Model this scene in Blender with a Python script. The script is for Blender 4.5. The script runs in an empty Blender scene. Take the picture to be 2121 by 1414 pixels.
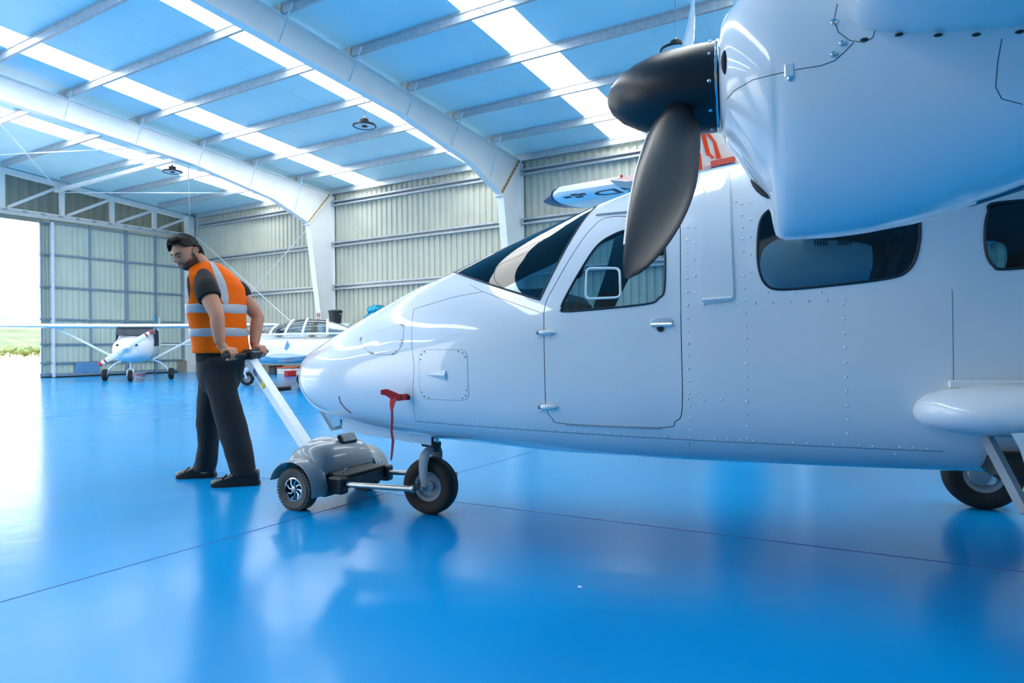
import bpy, bmesh, math, random
import numpy as np
from mathutils import Vector as V, Matrix as MX
from mathutils.bvhtree import BVHTree
from mathutils import noise as mnoise

random.seed(7)
scene = bpy.context.scene
C = scene.collection
R = math.radians

# ------------------------------------------------------------------ camera
F_PX, CX, CY, CAM_H = 1414.0, 1060.5, 707.0, 0.98
_yaw, _pitch, _roll = R(58.65), R(0.3326), R(-0.7377)
_f = V((math.sin(_yaw)*math.cos(_pitch), math.cos(_yaw)*math.cos(_pitch), math.sin(_pitch)))
_r0 = V((math.cos(_yaw), -math.sin(_yaw), 0)); _u0 = _r0.cross(_f)
_r = math.cos(_roll)*_r0 + math.sin(_roll)*_u0
_u = -math.sin(_roll)*_r0 + math.cos(_roll)*_u0
EYE = V((0, 0, CAM_H))
cam_d = bpy.data.cameras.new('camera'); cam = bpy.data.objects.new('camera', cam_d); C.objects.link(cam)
cam_d.lens = 24.0; cam_d.sensor_width = 36.0; cam_d.clip_start = 0.05; cam_d.clip_end = 3000
mw = MX.Identity(4)
for i in range(3):
    mw[i][0], mw[i][1], mw[i][2], mw[i][3] = _r[i], _u[i], -_f[i], EYE[i]
cam.matrix_world = mw
scene.camera = cam

def ray(x, y): return (x-CX)/F_PX*_r - (y-CY)/F_PX*_u + _f
def at(x, y, d): return EYE + ray(x, y)*d                     # photo pixel and distance -> point
def at_z(x, y, z=0.0):
    d = ray(x, y); return EYE + d*((z-CAM_H)/d.z)
def at_X(x, y, X):
    d = ray(x, y); return EYE + d*(X/d.x)
def at_Y(x, y, Y):
    d = ray(x, y); return EYE + d*(Y/d.y)
RH = V((_r.x, _r.y, 0)).normalized(); FH = V((-RH.y, RH.x, 0))   # level right / forward

# ------------------------------------------------------------------ world, sun, exposure
world = bpy.data.worlds.new('overcast_sky'); scene.world = world
world.use_nodes = True
wn = world.node_tree.nodes; wl = world.node_tree.links
wn.clear()
wo = wn.new('ShaderNodeOutputWorld'); wb = wn.new('ShaderNodeBackground')
wg = wn.new('ShaderNodeTexGradient'); wt = wn.new('ShaderNodeTexCoord'); wr = wn.new('ShaderNodeValToRGB')
wm = wn.new('ShaderNodeMapping'); wm.inputs['Rotation'].default_value = (0, R(-90), 0)
wr.color_ramp.elements[0].position = 0.0; wr.color_ramp.elements[0].color = (0.98, 0.99, 1.0, 1)
wr.color_ramp.elements[1].position = 0.8; wr.color_ramp.elements[1].color = (0.88, 0.96, 1.0, 1)
wl.new(wt.outputs['Generated'], wm.inputs['Vector']); wl.new(wm.outputs['Vector'], wg.inputs['Vector'])
wl.new(wg.outputs['Color'], wr.inputs['Fac']); wl.new(wr.outputs['Color'], wb.inputs['Color'])
wb.inputs['Strength'].default_value = 3.2
wl.new(wb.outputs['Background'], wo.inputs['Surface'])
sun_d = bpy.data.lights.new('sun', 'SUN'); sun_d.energy = 4.0; sun_d.angle = R(1.0); sun_d.color = (1.0, 0.95, 0.86)
sun = bpy.data.objects.new('sun', sun_d); C.objects.link(sun)
sun.rotation_euler = V((0.62, -0.10, -0.78)).to_track_quat('-Z', 'Y').to_euler()
scene.view_settings.view_transform = 'Standard'; scene.view_settings.look = 'None'
scene.view_settings.exposure = 0.32; scene.view_settings.gamma = 1.0
scene.view_settings.use_curve_mapping = False
SKYLIGHT = 8.0

# ------------------------------------------------------------------ materials
def lin(c):
    return tuple((x/255/12.92 if x/255 <= 0.04045 else ((x/255+0.055)/1.055)**2.4) for x in c)
MATS = {}
def mat(name, rgb, rough=0.5, metal=0.0, coat=0.0, var=0.06, scale=6.0, bump=0.0, bscale=40.0, spec=0.5, aniso=None, coat_rough=0.04, sheen=0.0):
    """procedural principled material: base colour broken up by noise, optional fine relief"""
    if name in MATS: return MATS[name]
    m = bpy.data.materials.new(name); m.use_nodes = True
    nt = m.node_tree; b = nt.nodes['Principled BSDF']; L = nt.links
    tc = nt.nodes.new('ShaderNodeTexCoord'); nz = nt.nodes.new('ShaderNodeTexNoise')
    nz.inputs['Scale'].default_value = scale; nz.inputs['Detail'].default_value = 4
    if aniso:
        mp = nt.nodes.new('ShaderNodeMapping'); mp.inputs['Scale'].default_value = aniso
        L.new(tc.outputs['Object'], mp.inputs['Vector']); L.new(mp.outputs['Vector'], nz.inputs['Vector'])
    else:
        L.new(tc.outputs['Object'], nz.inputs['Vector'])
    cr = nt.nodes.new('ShaderNodeValToRGB')
    c = lin(rgb)
    cr.color_ramp.elements[0].position = 0.3; cr.color_ramp.elements[1].position = 0.7
    cr.color_ramp.elements[0].color = tuple(x*(1-var) for x in c)+(1,)
    cr.color_ramp.elements[1].color = tuple(min(1, x*(1+var)) for x in c)+(1,)
    L.new(nz.outputs['Fac'], cr.inputs['Fac']); L.new(cr.outputs['Color'], b.inputs['Base Color'])
    b.inputs['Roughness'].default_value = rough; b.inputs['Metallic'].default_value = metal
    b.inputs['Coat Weight'].default_value = coat; b.inputs['Coat Roughness'].default_value = coat_rough
    b.inputs['Specular IOR Level'].default_value = spec
    if sheen: b.inputs['Sheen Weight'].default_value = sheen
    if bump:
        n2 = nt.nodes.new('ShaderNodeTexNoise'); n2.inputs['Scale'].default_value = bscale; n2.inputs['Detail'].default_value = 3
        L.new(tc.outputs['Object'], n2.inputs['Vector'])
        bp = nt.nodes.new('ShaderNodeBump'); bp.inputs['Strength'].default_value = bump; bp.inputs['Distance'].default_value = 0.01
        L.new(n2.outputs['Fac'], bp.inputs['Height']); L.new(bp.outputs['Normal'], b.inputs['Normal'])
    MATS[name] = m
    return m
def glass(name, rgb, alpha_mix=0.6, rough=0.02):
    if name in MATS: return MATS[name]
    m = bpy.data.materials.new(name); m.use_nodes = True
    nt = m.node_tree; nt.nodes.clear(); L = nt.links
    out = nt.nodes.new('ShaderNodeOutputMaterial'); tr = nt.nodes.new('ShaderNodeBsdfTransparent'); gl = nt.nodes.new('ShaderNodeBsdfGlossy')
    fr = nt.nodes.new('ShaderNodeFresnel'); mx = nt.nodes.new('ShaderNodeMixShader'); nz = nt.nodes.new('ShaderNodeTexNoise')
    cr = nt.nodes.new('ShaderNodeValToRGB'); c = lin(rgb)
    cr.color_ramp.elements[0].color = tuple(x*0.95 for x in c)+(1,); cr.color_ramp.elements[1].color = c+(1,)
    L.new(nz.outputs['Fac'], cr.inputs['Fac']); L.new(cr.outputs['Color'], tr.inputs['Color'])
    fr.inputs['IOR'].default_value = 1.5; gl.inputs['Roughness'].default_value = rough
    L.new(fr.outputs['Fac'], mx.inputs['Fac']); L.new(tr.outputs['BSDF'], mx.inputs[1]); L.new(gl.outputs['BSDF'], mx.inputs[2])
    L.new(mx.outputs['Shader'], out.inputs['Surface']); MATS[name] = m
    return m
def emit(name, rgb, strength):
    if name in MATS: return MATS[name]
    m = bpy.data.materials.new(name); m.use_nodes = True
    nt = m.node_tree; b = nt.nodes['Principled BSDF']
    nz = nt.nodes.new('ShaderNodeTexNoise'); nz.inputs['Scale'].default_value = 3.0
    cr = nt.nodes.new('ShaderNodeValToRGB'); c = lin(rgb)
    cr.color_ramp.elements[0].color = tuple(x*0.97 for x in c)+(1,); cr.color_ramp.elements[1].color = c+(1,)
    nt.links.new(nz.outputs['Fac'], cr.inputs['Fac']); nt.links.new(cr.outputs['Color'], b.inputs['Emission Color'])
    b.inputs['Base Color'].default_value = c+(1,); b.inputs['Emission Strength'].default_value = strength
    MATS[name] = m
    return m

M_white = mat('white_paint_steel', (232, 234, 234), 0.35, var=0.03, scale=2)
M_galv = mat('galvanised_steel', (176, 184, 190), 0.38, metal=0.35, var=0.12, scale=9)
M_galvd = mat('galvanised_steel_dull', (126, 138, 146), 0.5, metal=0.2, var=0.12, scale=9)
M_clad = mat('wall_cladding', (190, 192, 178), 0.5, var=0.06, scale=1.5)
M_clad2 = mat('gable_cladding', (150, 158, 150), 0.55, var=0.06, scale=1.5)
M_doorsheet = mat('door_sheet', (196, 208, 196), 0.5, var=0.05, scale=1.5)
M_doorframe = mat('door_frame_blue_grey', (128, 150, 170), 0.45, var=0.08, scale=4)
M_rust = mat('rusty_primer', (196, 160, 110), 0.7, var=0.25, scale=20)
M_bolt = mat('dark_bolt', (70, 62, 52), 0.5, metal=0.4)
M_conc = mat('concrete', (150, 140, 128), 0.85, var=0.15, scale=5)
M_paint = mat('aircraft_white_paint', (238, 240, 242), 0.22, coat=1.0, coat_rough=0.02, var=0.012, scale=1.2)
M_paintw = mat('aircraft_white_paint_far', (238, 240, 242), 0.3, coat=0.6, var=0.012, scale=1.2)
M_black = mat('black_plastic', (22, 22, 24), 0.45, var=0.15, scale=12)
M_rubber = mat('tyre_rubber', (34, 33, 33), 0.75, var=0.2, scale=20, bump=0.2, bscale=90)
M_rubberb = mat('tyre_rubber_worn', (58, 44, 38), 0.8, var=0.25, scale=8)
M_steel = mat('bare_steel', (168, 166, 160), 0.28, metal=0.9, var=0.1, scale=14)
M_chrome = mat('chrome', (220, 224, 230), 0.08, metal=1.0, var=0.02)
M_greyp = mat('grey_painted_metal', (150, 158, 164), 0.4, var=0.1, scale=8)
M_dark = mat('dark_interior', (30, 38, 46), 0.7, var=0.2, scale=8)
M_prop = mat('satin_black_propeller', (15, 17, 22), 0.36, var=0.08, scale=10, coat=0.15, coat_rough=0.3)
M_seam = mat('panel_seam', (62, 70, 78), 0.7)
M_red = mat('red_webbing', (226, 40, 46), 0.6, var=0.1, scale=20)
M_redd = mat('dark_red_strap', (176, 28, 58), 0.6, var=0.1, scale=20)
M_glass = glass('tinted_glass', (184, 214, 224))
M_glassc = glass('clear_glass', (225, 238, 245))

# ------------------------------------------------------------------ mesh building
def empty(name, loc=(0, 0, 0), rotz=0.0):
    o = bpy.data.objects.new(name, None); C.objects.link(o)
    o.location = loc; o.rotation_euler = (0, 0, rotz); o.empty_display_size = 0.1
    return o
def tag(o, label=None, cat=None, group=None, kind=None):
    if label: o['label'] = label
    if cat: o['category'] = cat
    if group: o['group'] = group
    if kind: o['kind'] = kind
    return o
class MB:
    def __init__(s): s.v = []; s.f = []; s.m = []
    def add(s, vs, fs, mi=0):
        o = len(s.v); s.v += [tuple(p) for p in vs]
        s.f += [tuple(i+o for i in f) for f in fs]; s.m += [mi]*len(fs)
        return s
    def box(s, c, d, rot=None, mi=0):
        c = V(c); hx, hy, hz = d[0]/2, d[1]/2, d[2]/2
        ps = [V((x, y, z)) for x in (-hx, hx) for y in (-hy, hy) for z in (-hz, hz)]
        if rot is not None: ps = [rot @ p for p in ps]
        return s.add([p+c for p in ps], [(0,1,3,2),(4,6,7,5),(0,4,5,1),(2,3,7,6),(0,2,6,4),(1,5,7,3)], mi)
    def bbox(s, c, d, b=0.01, rot=None, mi=0):
        """box with chamfered edges"""
        c = V(c); h = [x/2 for x in d]; b = min(b, min(h)*0.95)
        ps = []
        for sx in (-1, 1):
            for sy in (-1, 1):
                for sz in (-1, 1):
                    ps += [V((sx*h[0], sy*(h[1]-b), sz*(h[2]-b))), V((sx*(h[0]-b), sy*h[1], sz*(h[2]-b))), V((sx*(h[0]-b), sy*(h[1]-b), sz*h[2]))]
        if rot is not None: ps = [rot @ p for p in ps]
        bm = bmesh.new()
        for p in ps: bm.verts.new(p+c)
        bmesh.ops.convex_hull(bm, input=bm.verts)
        bm.verts.index_update()
        s.add([v.co for v in bm.verts], [[v.index for v in f.verts] for f in bm.faces], mi); bm.free()
        return s
    def beam(s, a, b, w, h, up=(0, 0, 1), mi=0):
        """rectangular bar from a to b, w across, h along up"""
        a, b = V(a), V(b); d = (b-a); L = d.length; d.normalize()
        x = d.cross(V(up)); 
        if x.length < 1e-4: x = d.cross(V((1, 0, 0)))
        x.normalize(); z = x.cross(d)
        ps = [p + x*(sx*w/2) + z*(sz*h/2) for p in (a, b) for sx, sz in ((-1,-1),(1,-1),(1,1),(-1,1))]
        return s.add(ps, [(0,1,2,3),(7,6,5,4),(0,4,5,1),(1,5,6,2),(2,6,7,3),(3,7,4,0)], mi)
    def loft(s, rings, caps=True, closed=True, mi=0):
        n = len(rings[0]); vs = [p for r in rings for p in r]; fs = []
        for i in range(len(rings)-1):
            for j in range(n if closed else n-1):
                k = (j+1) % n
                fs.append((i*n+j, i*n+k, (i+1)*n+k, (i+1)*n+j))
        if caps and closed:
            fs.append(tuple(range(n-1, -1, -1))); fs.append(tuple((len(rings)-1)*n+j for j in range(n)))
        return s.add(vs, fs, mi)
    def tube(s, pts, r, n=8, caps=True, squash=1.0, side=None, mi=0, smooth=0):
        pts = [V(p) for p in pts]
        if smooth: pts, r = catmull(pts, r, smooth)
        rs = r if isinstance(r, (list, tuple)) else [r]*len(pts)
        rings = []; prev = None
        for i, p in enumerate(pts):
            t = (pts[min(i+1, len(pts)-1)] - pts[max(i-1, 0)]).normalized()
            if prev is None:
                a = V(side) if side is not None else (V((0, 0, 1)) if abs(t.z) < 0.9 else V((1, 0, 0)))
            else: a = prev
            x = (a - t*a.dot(t)).normalized(); y = t.cross(x); prev = x
            rings.append([p + x*(math.cos(2*math.pi*j/n)*rs[i]) + y*(math.sin(2*math.pi*j/n)*rs[i]*squash) for j in range(n)])
        return s.loft(rings, caps, mi=mi)
    def lathe(s, prof, o=(0, 0, 0), axis=(0, 0, 1), n=24, mi=0, ang=None, caps=True):
        """prof: list of (radius, height along axis)"""
        o = V(o); ax = V(axis).normalized()
        x = ax.orthogonal().normalized(); y = ax.cross(x)
        rings = [[o + ax*h + (x*math.cos(2*math.pi*j/n) + y*math.sin(2*math.pi*j/n))*max(r, 1e-5) for j in range(n)] for r, h in prof]
        return s.loft(rings, caps, mi=mi)
    def torus(s, o, axis, R_, r, n=32, k=12, squash=1.0, mi=0):
        o = V(o); ax = V(axis).normalized(); x = ax.orthogonal().normalized(); y = ax.cross(x)
        rings = []
        for i in range(n):
            a = 2*math.pi*i/n; e = x*math.cos(a)+y*math.sin(a)
            rings.append([o + e*(R_ + r*math.cos(2*math.pi*j/k)) + ax*(r*squash*math.sin(2*math.pi*j/k)) for j in range(k)])
        rings.append(rings[0])
        return s.loft(rings, False, mi=mi)
    def prism(s, poly, fn, d0, d1, mi=0):
        """poly of 2-D points, fn(p, d) -> 3-D"""
        n = len(poly); vs = [fn(p, d0) for p in poly]+[fn(p, d1) for p in poly]
        fs = [tuple(range(n-1, -1, -1)), tuple(range(n, 2*n))]+[(i, (i+1) % n, n+(i+1) % n, n+i) for i in range(n)]
        return s.add(vs, fs, mi)
    def ball(s, o, r, n=12, k=8, scale=(1, 1, 1), rot=None, mi=0):
        o = V(o); rings = []
        for i in range(k+1):
            t = math.pi*i/k; rr = max(math.sin(t), 1e-3)
            ring = [V((rr*math.cos(2*math.pi*j/n)*r*scale[0], rr*math.sin(2*math.pi*j/n)*r*scale[1], -math.cos(t)*r*scale[2])) for j in range(n)]
            if rot is not None: ring = [rot @ p for p in ring]
            rings.append([p+o for p in ring])
        return s.loft(rings, True, mi=mi)
    def mesh(s, name='m', ang=35, fix=True):
        me = bpy.data.meshes.new(name); me.from_pydata(s.v, [], s.f)
        me.polygons.foreach_set('material_index', s.m)
        if fix:
            bm = bmesh.new(); bm.from_mesh(me); bmesh.ops.remove_doubles(bm, verts=bm.verts, dist=1e-6)
            bmesh.ops.recalc_face_normals(bm, faces=bm.faces); bm.to_mesh(me); bm.free()
        if ang is not None:
            me.polygons.foreach_set('use_smooth', [True]*len(me.polygons))
            me.set_sharp_from_angle(angle=R(ang))
        me.update()
        return me
    def build(s, name, m, parent=None, ang=35, fix=True):
        me = s.mesh(name, ang, fix)
        for x in (m if isinstance(m, (list, tuple)) else [m]): me.materials.append(x)
        return link(name, me, parent)
def link(name, me, parent=None):
    o = bpy.data.objects.new(name, me); C.objects.link(o)
    if parent is not None: o.parent = parent
    return o
def clone(o, parent=None, loc=None):
    c = o.copy(); C.objects.link(c); c.parent = parent if parent is not None else o.parent
    if loc is not None: c.location = loc
    return c
def catmull(pts, r, k):
    rs = r if isinstance(r, (list, tuple)) else [r]*len(pts)
    out, ro = [], []
    n = len(pts)
    for i in range(n-1):
        p0, p1, p2, p3 = pts[max(i-1, 0)], pts[i], pts[i+1], pts[min(i+2, n-1)]
        for j in range(k):
            t = j/k
            out.append(0.5*((2*p1)+(p2-p0)*t+(2*p0-5*p1+4*p2-p3)*t*t+(-p0+3*p1-3*p2+p3)*t**3))
            ro.append(rs[i]*(1-t)+rs[i+1]*t)
    out.append(pts[-1]); ro.append(rs[-1])
    return out, ro
def modmesh(o, mods):
    """apply modifiers given as (type, settings) and keep the result as the mesh"""
    for t, kw in mods:
        md = o.modifiers.new(t, t)
        for k, v in kw.items(): setattr(md, k, v)
    dg = bpy.context.evaluated_depsgraph_get(); dg.update()
    me = bpy.data.meshes.new_from_object(o.evaluated_get(dg), preserve_all_data_layers=True, depsgraph=dg)
    o.modifiers.clear(); old = o.data; o.data = me
    return o
def interp(tab, x):
    """piecewise smooth table lookup; tab rows (x, a, b, ...)"""
    if x <= tab[0][0]: return list(tab[0][1:])
    if x >= tab[-1][0]: return list(tab[-1][1:])
    for i in range(len(tab)-1):
        if tab[i][0] <= x <= tab[i+1][0]:
            a, b = tab[i], tab[i+1]; h = b[0]-a[0]; t = (x-a[0])/h
            res = []
            for k in range(1, len(a)):
                def sl(j):
                    if j <= 0: return (tab[1][k]-tab[0][k])/(tab[1][0]-tab[0][0])
                    if j >= len(tab)-1: return (tab[-1][k]-tab[-2][k])/(tab[-1][0]-tab[-2][0])
                    d0 = (tab[j][k]-tab[j-1][k])/(tab[j][0]-tab[j-1][0]); d1 = (tab[j+1][k]-tab[j][k])/(tab[j+1][0]-tab[j][0])
                    return 0.0 if d0*d1 <= 0 else 2*d0*d1/(d0+d1)
                m0, m1 = sl(i), sl(i+1)
                t2, t3 = t*t, t*t*t
                res.append((2*t3-3*t2+1)*a[k]+(t3-2*t2+t)*h*m0+(-2*t3+3*t2)*b[k]+(t3-t2)*h*m1)
            return res
def rounded(poly, r, k=5):
    """round the corners of a 2-D polygon"""
    out = []; n = len(poly)
    for i in range(n):
        p = V(poly[i]).to_2d(); a = V(poly[i-1]).to_2d(); b = V(poly[(i+1) % n]).to_2d()
        da, db = (a-p), (b-p); ra = min(r, da.length*0.48, db.length*0.48)
        s, e = p+da.normalized()*ra, p+db.normalized()*ra
        for j in range(k+1):
            t = j/k; out.append(tuple(s*(1-t)**2 + p*2*t*(1-t) + e*t*t))
    return out
# ------------------------------------------------------------------ the hangar shell
WX, DY, RIDGE, LX, BY = 18.36, 28.0, 2.0, -14.4, -14.0
SL = math.tan(R(5.0)); Z0 = 6.9
def roof_z(X): return Z0 + (WX-X)*SL if X >= RIDGE else Z0 + (WX-RIDGE)*SL - (RIDGE-X)*SL

def floor_material():
    m = bpy.data.materials.new('blue_epoxy_floor'); m.use_nodes = True
    nt = m.node_tree; b = nt.nodes['Principled BSDF']; L = nt.links
    tc = nt.nodes.new('ShaderNodeTexCoord')
    n1 = nt.nodes.new('ShaderNodeTexNoise'); n1.inputs['Scale'].default_value = 0.35; n1.inputs['Detail'].default_value = 5
    cr = nt.nodes.new('ShaderNodeValToRGB')
    cr.color_ramp.elements[0].position = 0.35; cr.color_ramp.elements[0].color = (0.0002, 0.262, 0.60, 1)
    cr.color_ramp.elements[1].position = 0.7; cr.color_ramp.elements[1].color = (0.0003, 0.308, 0.69, 1)
    L.new(tc.outputs['Object'], n1.inputs['Vector']); L.new(n1.outputs['Fac'], cr.inputs['Fac']); L.new(cr.outputs['Color'], b.inputs['Base Color'])
    n2 = nt.nodes.new('ShaderNodeTexNoise'); n2.inputs['Scale'].default_value = 1.3; n2.inputs['Detail'].default_value = 6
    mr = nt.nodes.new('ShaderNodeMapRange'); mr.inputs['To Min'].default_value = 0.13; mr.inputs['To Max'].default_value = 0.25
    L.new(tc.outputs['Object'], n2.inputs['Vector']); L.new(n2.outputs['Fac'], mr.inputs['Value']); L.new(mr.outputs['Result'], b.inputs['Roughness'])
    n3 = nt.nodes.new('ShaderNodeTexNoise'); n3.inputs['Scale'].default_value = 7.0; n3.inputs['Detail'].default_value = 4
    n4 = nt.nodes.new('ShaderNodeTexNoise'); n4.inputs['Scale'].default_value = 90.0; n4.inputs['Detail'].default_value = 2
    ad = nt.nodes.new('ShaderNodeMath'); ad.operation = 'MULTIPLY_ADD'; ad.inputs[1].default_value = 0.05
    L.new(tc.outputs['Object'], n3.inputs['Vector']); L.new(tc.outputs['Object'], n4.inputs['Vector'])
    L.new(n4.outputs['Fac'], ad.inputs[0]); L.new(n3.outputs['Fac'], ad.inputs[2])
    bp = nt.nodes.new('ShaderNodeBump'); bp.inputs['Strength'].default_value = 0.10; bp.inputs['Distance'].default_value = 0.012
    L.new(ad.outputs['Value'], bp.inputs['Height']); L.new(bp.outputs['Normal'], b.inputs['Normal'])
    b.inputs['Specular IOR Level'].default_value = 0.30; b.inputs['Specular Tint'].default_value = (0.22, 0.72, 1.0, 1)
    return m
M_floor = floor_material()
fl = MB().box(((WX+LX)/2, (DY+BY)/2, -0.1), (WX-LX+0.4, DY-BY+0.2, 0.2)).build('floor', M_floor, ang=None); tag(fl, kind='structure')
ja, jb = at_z(935, 1038), at_z(1965, 1165)
jd = (jb-ja).normalized()
for a, b in (((LX, 3.12, 0), (WX, 3.12, 0)), (ja-jd*3, jb+jd*6), ((LX, 11.2, 0), (WX, 11.2, 0)), ((LX, 19.3, 0), (WX, 19.3, 0))):
    a, b = V(a), V(b); a.z = b.z = 0.0002
    MB().beam(a, b, 0.006, 0.002).build('floor_joint', mat('floor_joint_filler', (10, 84, 160), 0.5), fl, ang=None)

def corrugated(length, height, pitch, depth, z0=0.0, rib=0.30):
    """sheet in the local x-z plane, ribs proud towards -y"""
    mb = MB(); xs = []; x = 0.0
    while x < length-1e-6:
        for fr, d in ((0.0, 0.0), (rib, 0.0), (rib+0.12, -depth), (0.88, -depth)):
            xs.append((min(x+fr*pitch, length), d))
        x += pitch
    xs.append((length, 0.0))
    mb.loft([[V((px, d, z0)) for px, d in xs], [V((px, d, z0+height)) for px, d in xs]], caps=False, closed=False)
    return mb

def place(mb, name, m, parent, loc, rotz, ang=20):
    o = mb.build(name, m, parent, ang=ang, fix=False); o.location = loc; o.rotation_euler = (0, 0, rotz); return o

wr_ = place(corrugated(DY-BY+0.6, 7.0, 0.235, 0.045), 'wall_right', M_clad, None, (WX+0.10, DY+0.6, 0), R(-90)); tag(wr_, kind='structure')
def on_wall(mb, name, m, ang=35):      # world-space part kept under the wall
    o = mb.build(name, m, wr_, ang=ang); o.matrix_parent_inverse = wr_matrix.inverted(); return o
wr_matrix = MX.Translation(wr_.location) @ MX.Rotation(R(-90), 4, 'Z')
FRAMES = (10.8, 19.0, 27.2, 2.6, -5.6)
for z in (1.75, 3.33, 4.92, 6.45):
    for y0, y1 in ((19.0, 27.2), (10.8, 19.0), (2.6, 10.8), (-5.6, 2.6)):
        mb = MB(); L_, Xc = (y1-y0-0.1), WX-0.02
        mb.box((Xc, (y0+y1)/2, z), (0.16, L_, 0.005)).box((Xc, (y0+y1)/2, z-0.19), (0.16, L_, 0.005))
        mb.box((Xc-0.078, (y0+y1)/2, z-0.03), (0.005, L_, 0.06)).box((Xc-0.078, (y0+y1)/2, z-0.165), (0.005, L_, 0.05)).box((Xc+0.06, (y0+y1)/2, z-0.095), (0.005, L_, 0.19))
        on_wall(mb, 'girt', M_galv, None)
for i, z in enumerate((0.35,)):
    on_wall(MB().box((WX+0.05, (DY+BY)/2, z/2), (0.12, DY-BY, z)), 'plinth', M_conc, None)

wl_ = place(corrugated(14.0-BY, 7.0, 0.47, 0.05), 'wall_left', M_clad, None, (LX, BY, 0), R(90)); tag(wl_, kind='structure')   # stands open from y = 14 to 25
wl_m = MX.Translation((LX, BY, 0)) @ MX.Rotation(R(90), 4, 'Z')
for part, y0_, y1_, z0_, hh_ in (('wall_panel', 25.0, DY, 0.0, 7.0), ('lintel_panel', 14.0, 25.0, 5.2, 1.8)):
    o = corrugated(y1_-y0_, hh_, 0.47, 0.05, z0_).build(part, M_clad, wl_, ang=20, fix=False); o.location = (y0_-BY, 0, 0)
wb_ = place(corrugated(WX-LX, 8.4, 0.47, 0.05), 'wall_back', M_clad, None, (WX, BY, 0), R(180)); tag(wb_, kind='structure')

# ---- portal frames
ce = empty('ceiling'); tag(ce, kind='structure')
def rafter_parts(Y):
    top = lambda X: roof_z(X)-0.2
    prof = [(RIDGE, 0.60), (12.6, 0.60), (15.6, 0.88), (17.15, 1.34)]
    tw, tf, wf = 0.012, 0.016, 0.22
    mb = MB()
    XE = 18.22
    poly = [(RIDGE, top(RIDGE)), (XE, top(XE)), (17.18, top(17.15)-1.36)]+[(X, top(X)-d) for X, d in reversed(prof)]
    mb.prism(poly, lambda p, d: V((p[0], Y+d, p[1])), -tw/2, tw/2)
    mb.beam((RIDGE, Y, top(RIDGE)), (XE, Y, top(XE)), wf, tf)
    for (X0, d0), (X1, d1) in zip(prof[:-1], prof[1:]):
        mb.beam((X0, Y, top(X0)-d0), (X1, Y, top(X1)-d1), wf, tf)
    o = mb.build('rafter', M_white, ce, ang=20)
    # end plates of the haunch with bolts
    a, b = V((18.28, Y, top(18.28)+0.06)), V((17.08, Y, top(17.15)-1.40))
    d = (b-a).normalized(); nrm = V((-d.z, 0, d.x))
    pl = MB().beam(a, b, 0.24, 0.018, up=nrm).beam(a+nrm*0.02, b+nrm*0.02, 0.24, 0.018, up=nrm).build('end_plate', M_white, o, ang=None)
    rs = MB().beam(a+d*0.12-V((0, 0.03, 0))-nrm*0.012, b-d*0.1-V((0, 0.03, 0))-nrm*0.012, 0.16, 0.006, up=nrm).build('primer_strip', M_rust, o, ang=None)
    bt = MB()
    for k in range(9):
        p = a.lerp(b, 0.08+0.84*k/8)-nrm*0.012
        bt.lathe([(0.016, 0), (0.016, 0.022), (0.008, 0.024)], p-V((0, 0.06, 0)), -nrm, 6)
    bt.build('bolt_row', M_bolt, o, ang=None)
    return o
for Y in (10.8, 19.0, 2.6, -5.6):
    rafter_parts(Y)
    # left-hand slope, plain
    mb = MB(); t2 = lambda X: roof_z(X)-0.2
    mb.prism([(RIDGE, t2(RIDGE)), (LX, t2(LX)), (LX, t2(LX)-1.2), (LX+4, t2(LX+4)-0.6), (RIDGE, t2(RIDGE)-0.6)], lambda p, d: V((p[0], Y+d, p[1])), -0.006, 0.006)
    mb.beam((RIDGE, Y, t2(RIDGE)-0.6), (LX+4, Y, t2(LX+4)-0.6), 0.22, 0.016)
    mb.build('rafter', M_white, ce, ang=None)
def column(Y, xb=17.95, w=0.24):
    mb = MB(); zt = roof_z(17.15)-0.2-1.38
    poly = [(18.34, 0), (18.34, roof_z(18.34)-0.22), (17.16, zt), (xb, 0)]
    mb.prism(poly, lambda p, d: V((p[0], Y+d, p[1])), -0.006, 0.006)
    mb.box((18.345, Y, 3.32), (0.016, w, 6.64)); mb.beam((17.16, Y, zt), (xb, Y, 0), w, 0.016, up=(1, 0, 0))
    mb.box((18.1, Y, 0.01), (0.7, 0.36, 0.02)).box((17.14, Y, zt), (0.14, 0.26, 0.03))
    return on_wall(mb, 'column', M_white, None)
for Y in (10.8, 19.0, 2.6): column(Y)

# ---- purlins, cleats, fly braces
PX = [18.26, 16.58, 14.71, 12.83, 10.94, 9.06, 7.27, 5.4, 3.5]
def purlin_mesh(L_):
    mb = MB(); h = 0.2
    mb.box((0, 0, -h/2), (0.004, L_, h)).box((0.035, 0, 0), (0.07, L_, 0.004)).box((0.035, 0, -h), (0.07, L_, 0.004)).box((0.07, 0, -h+0.01), (0.004, L_, 0.02)).box((-0.012, 0, -0.04), (0.022, L_, 0.012))
    me = mb.mesh('purlin', None); me.materials.append(M_galv); return me
pm = purlin_mesh(8.2)
sleeve = MB().box((0, 0, -0.1), (0.008, 0.95, 0.196)).mesh('purlin_sleeve', None); sleeve.materials.append(M_galv)
cleat = MB().box((-0.01, 0, -0.1), (0.008, 0.11, 0.2)).mesh('cleat', None); cleat.materials.append(mat('cleat_steel', (205, 203, 192), 0.5, var=0.1))
clb = MB()
for sy in (-0.03, 0.03):
    for sz in (-0.05, -0.1, -0.15): clb.lathe([(0.009, 0), (0.009, 0.012)], (-0.016, sy, sz), (-1, 0, 0), 6)
clb = clb.mesh('cleat_bolts', None); clb.materials.append(M_bolt)
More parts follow.
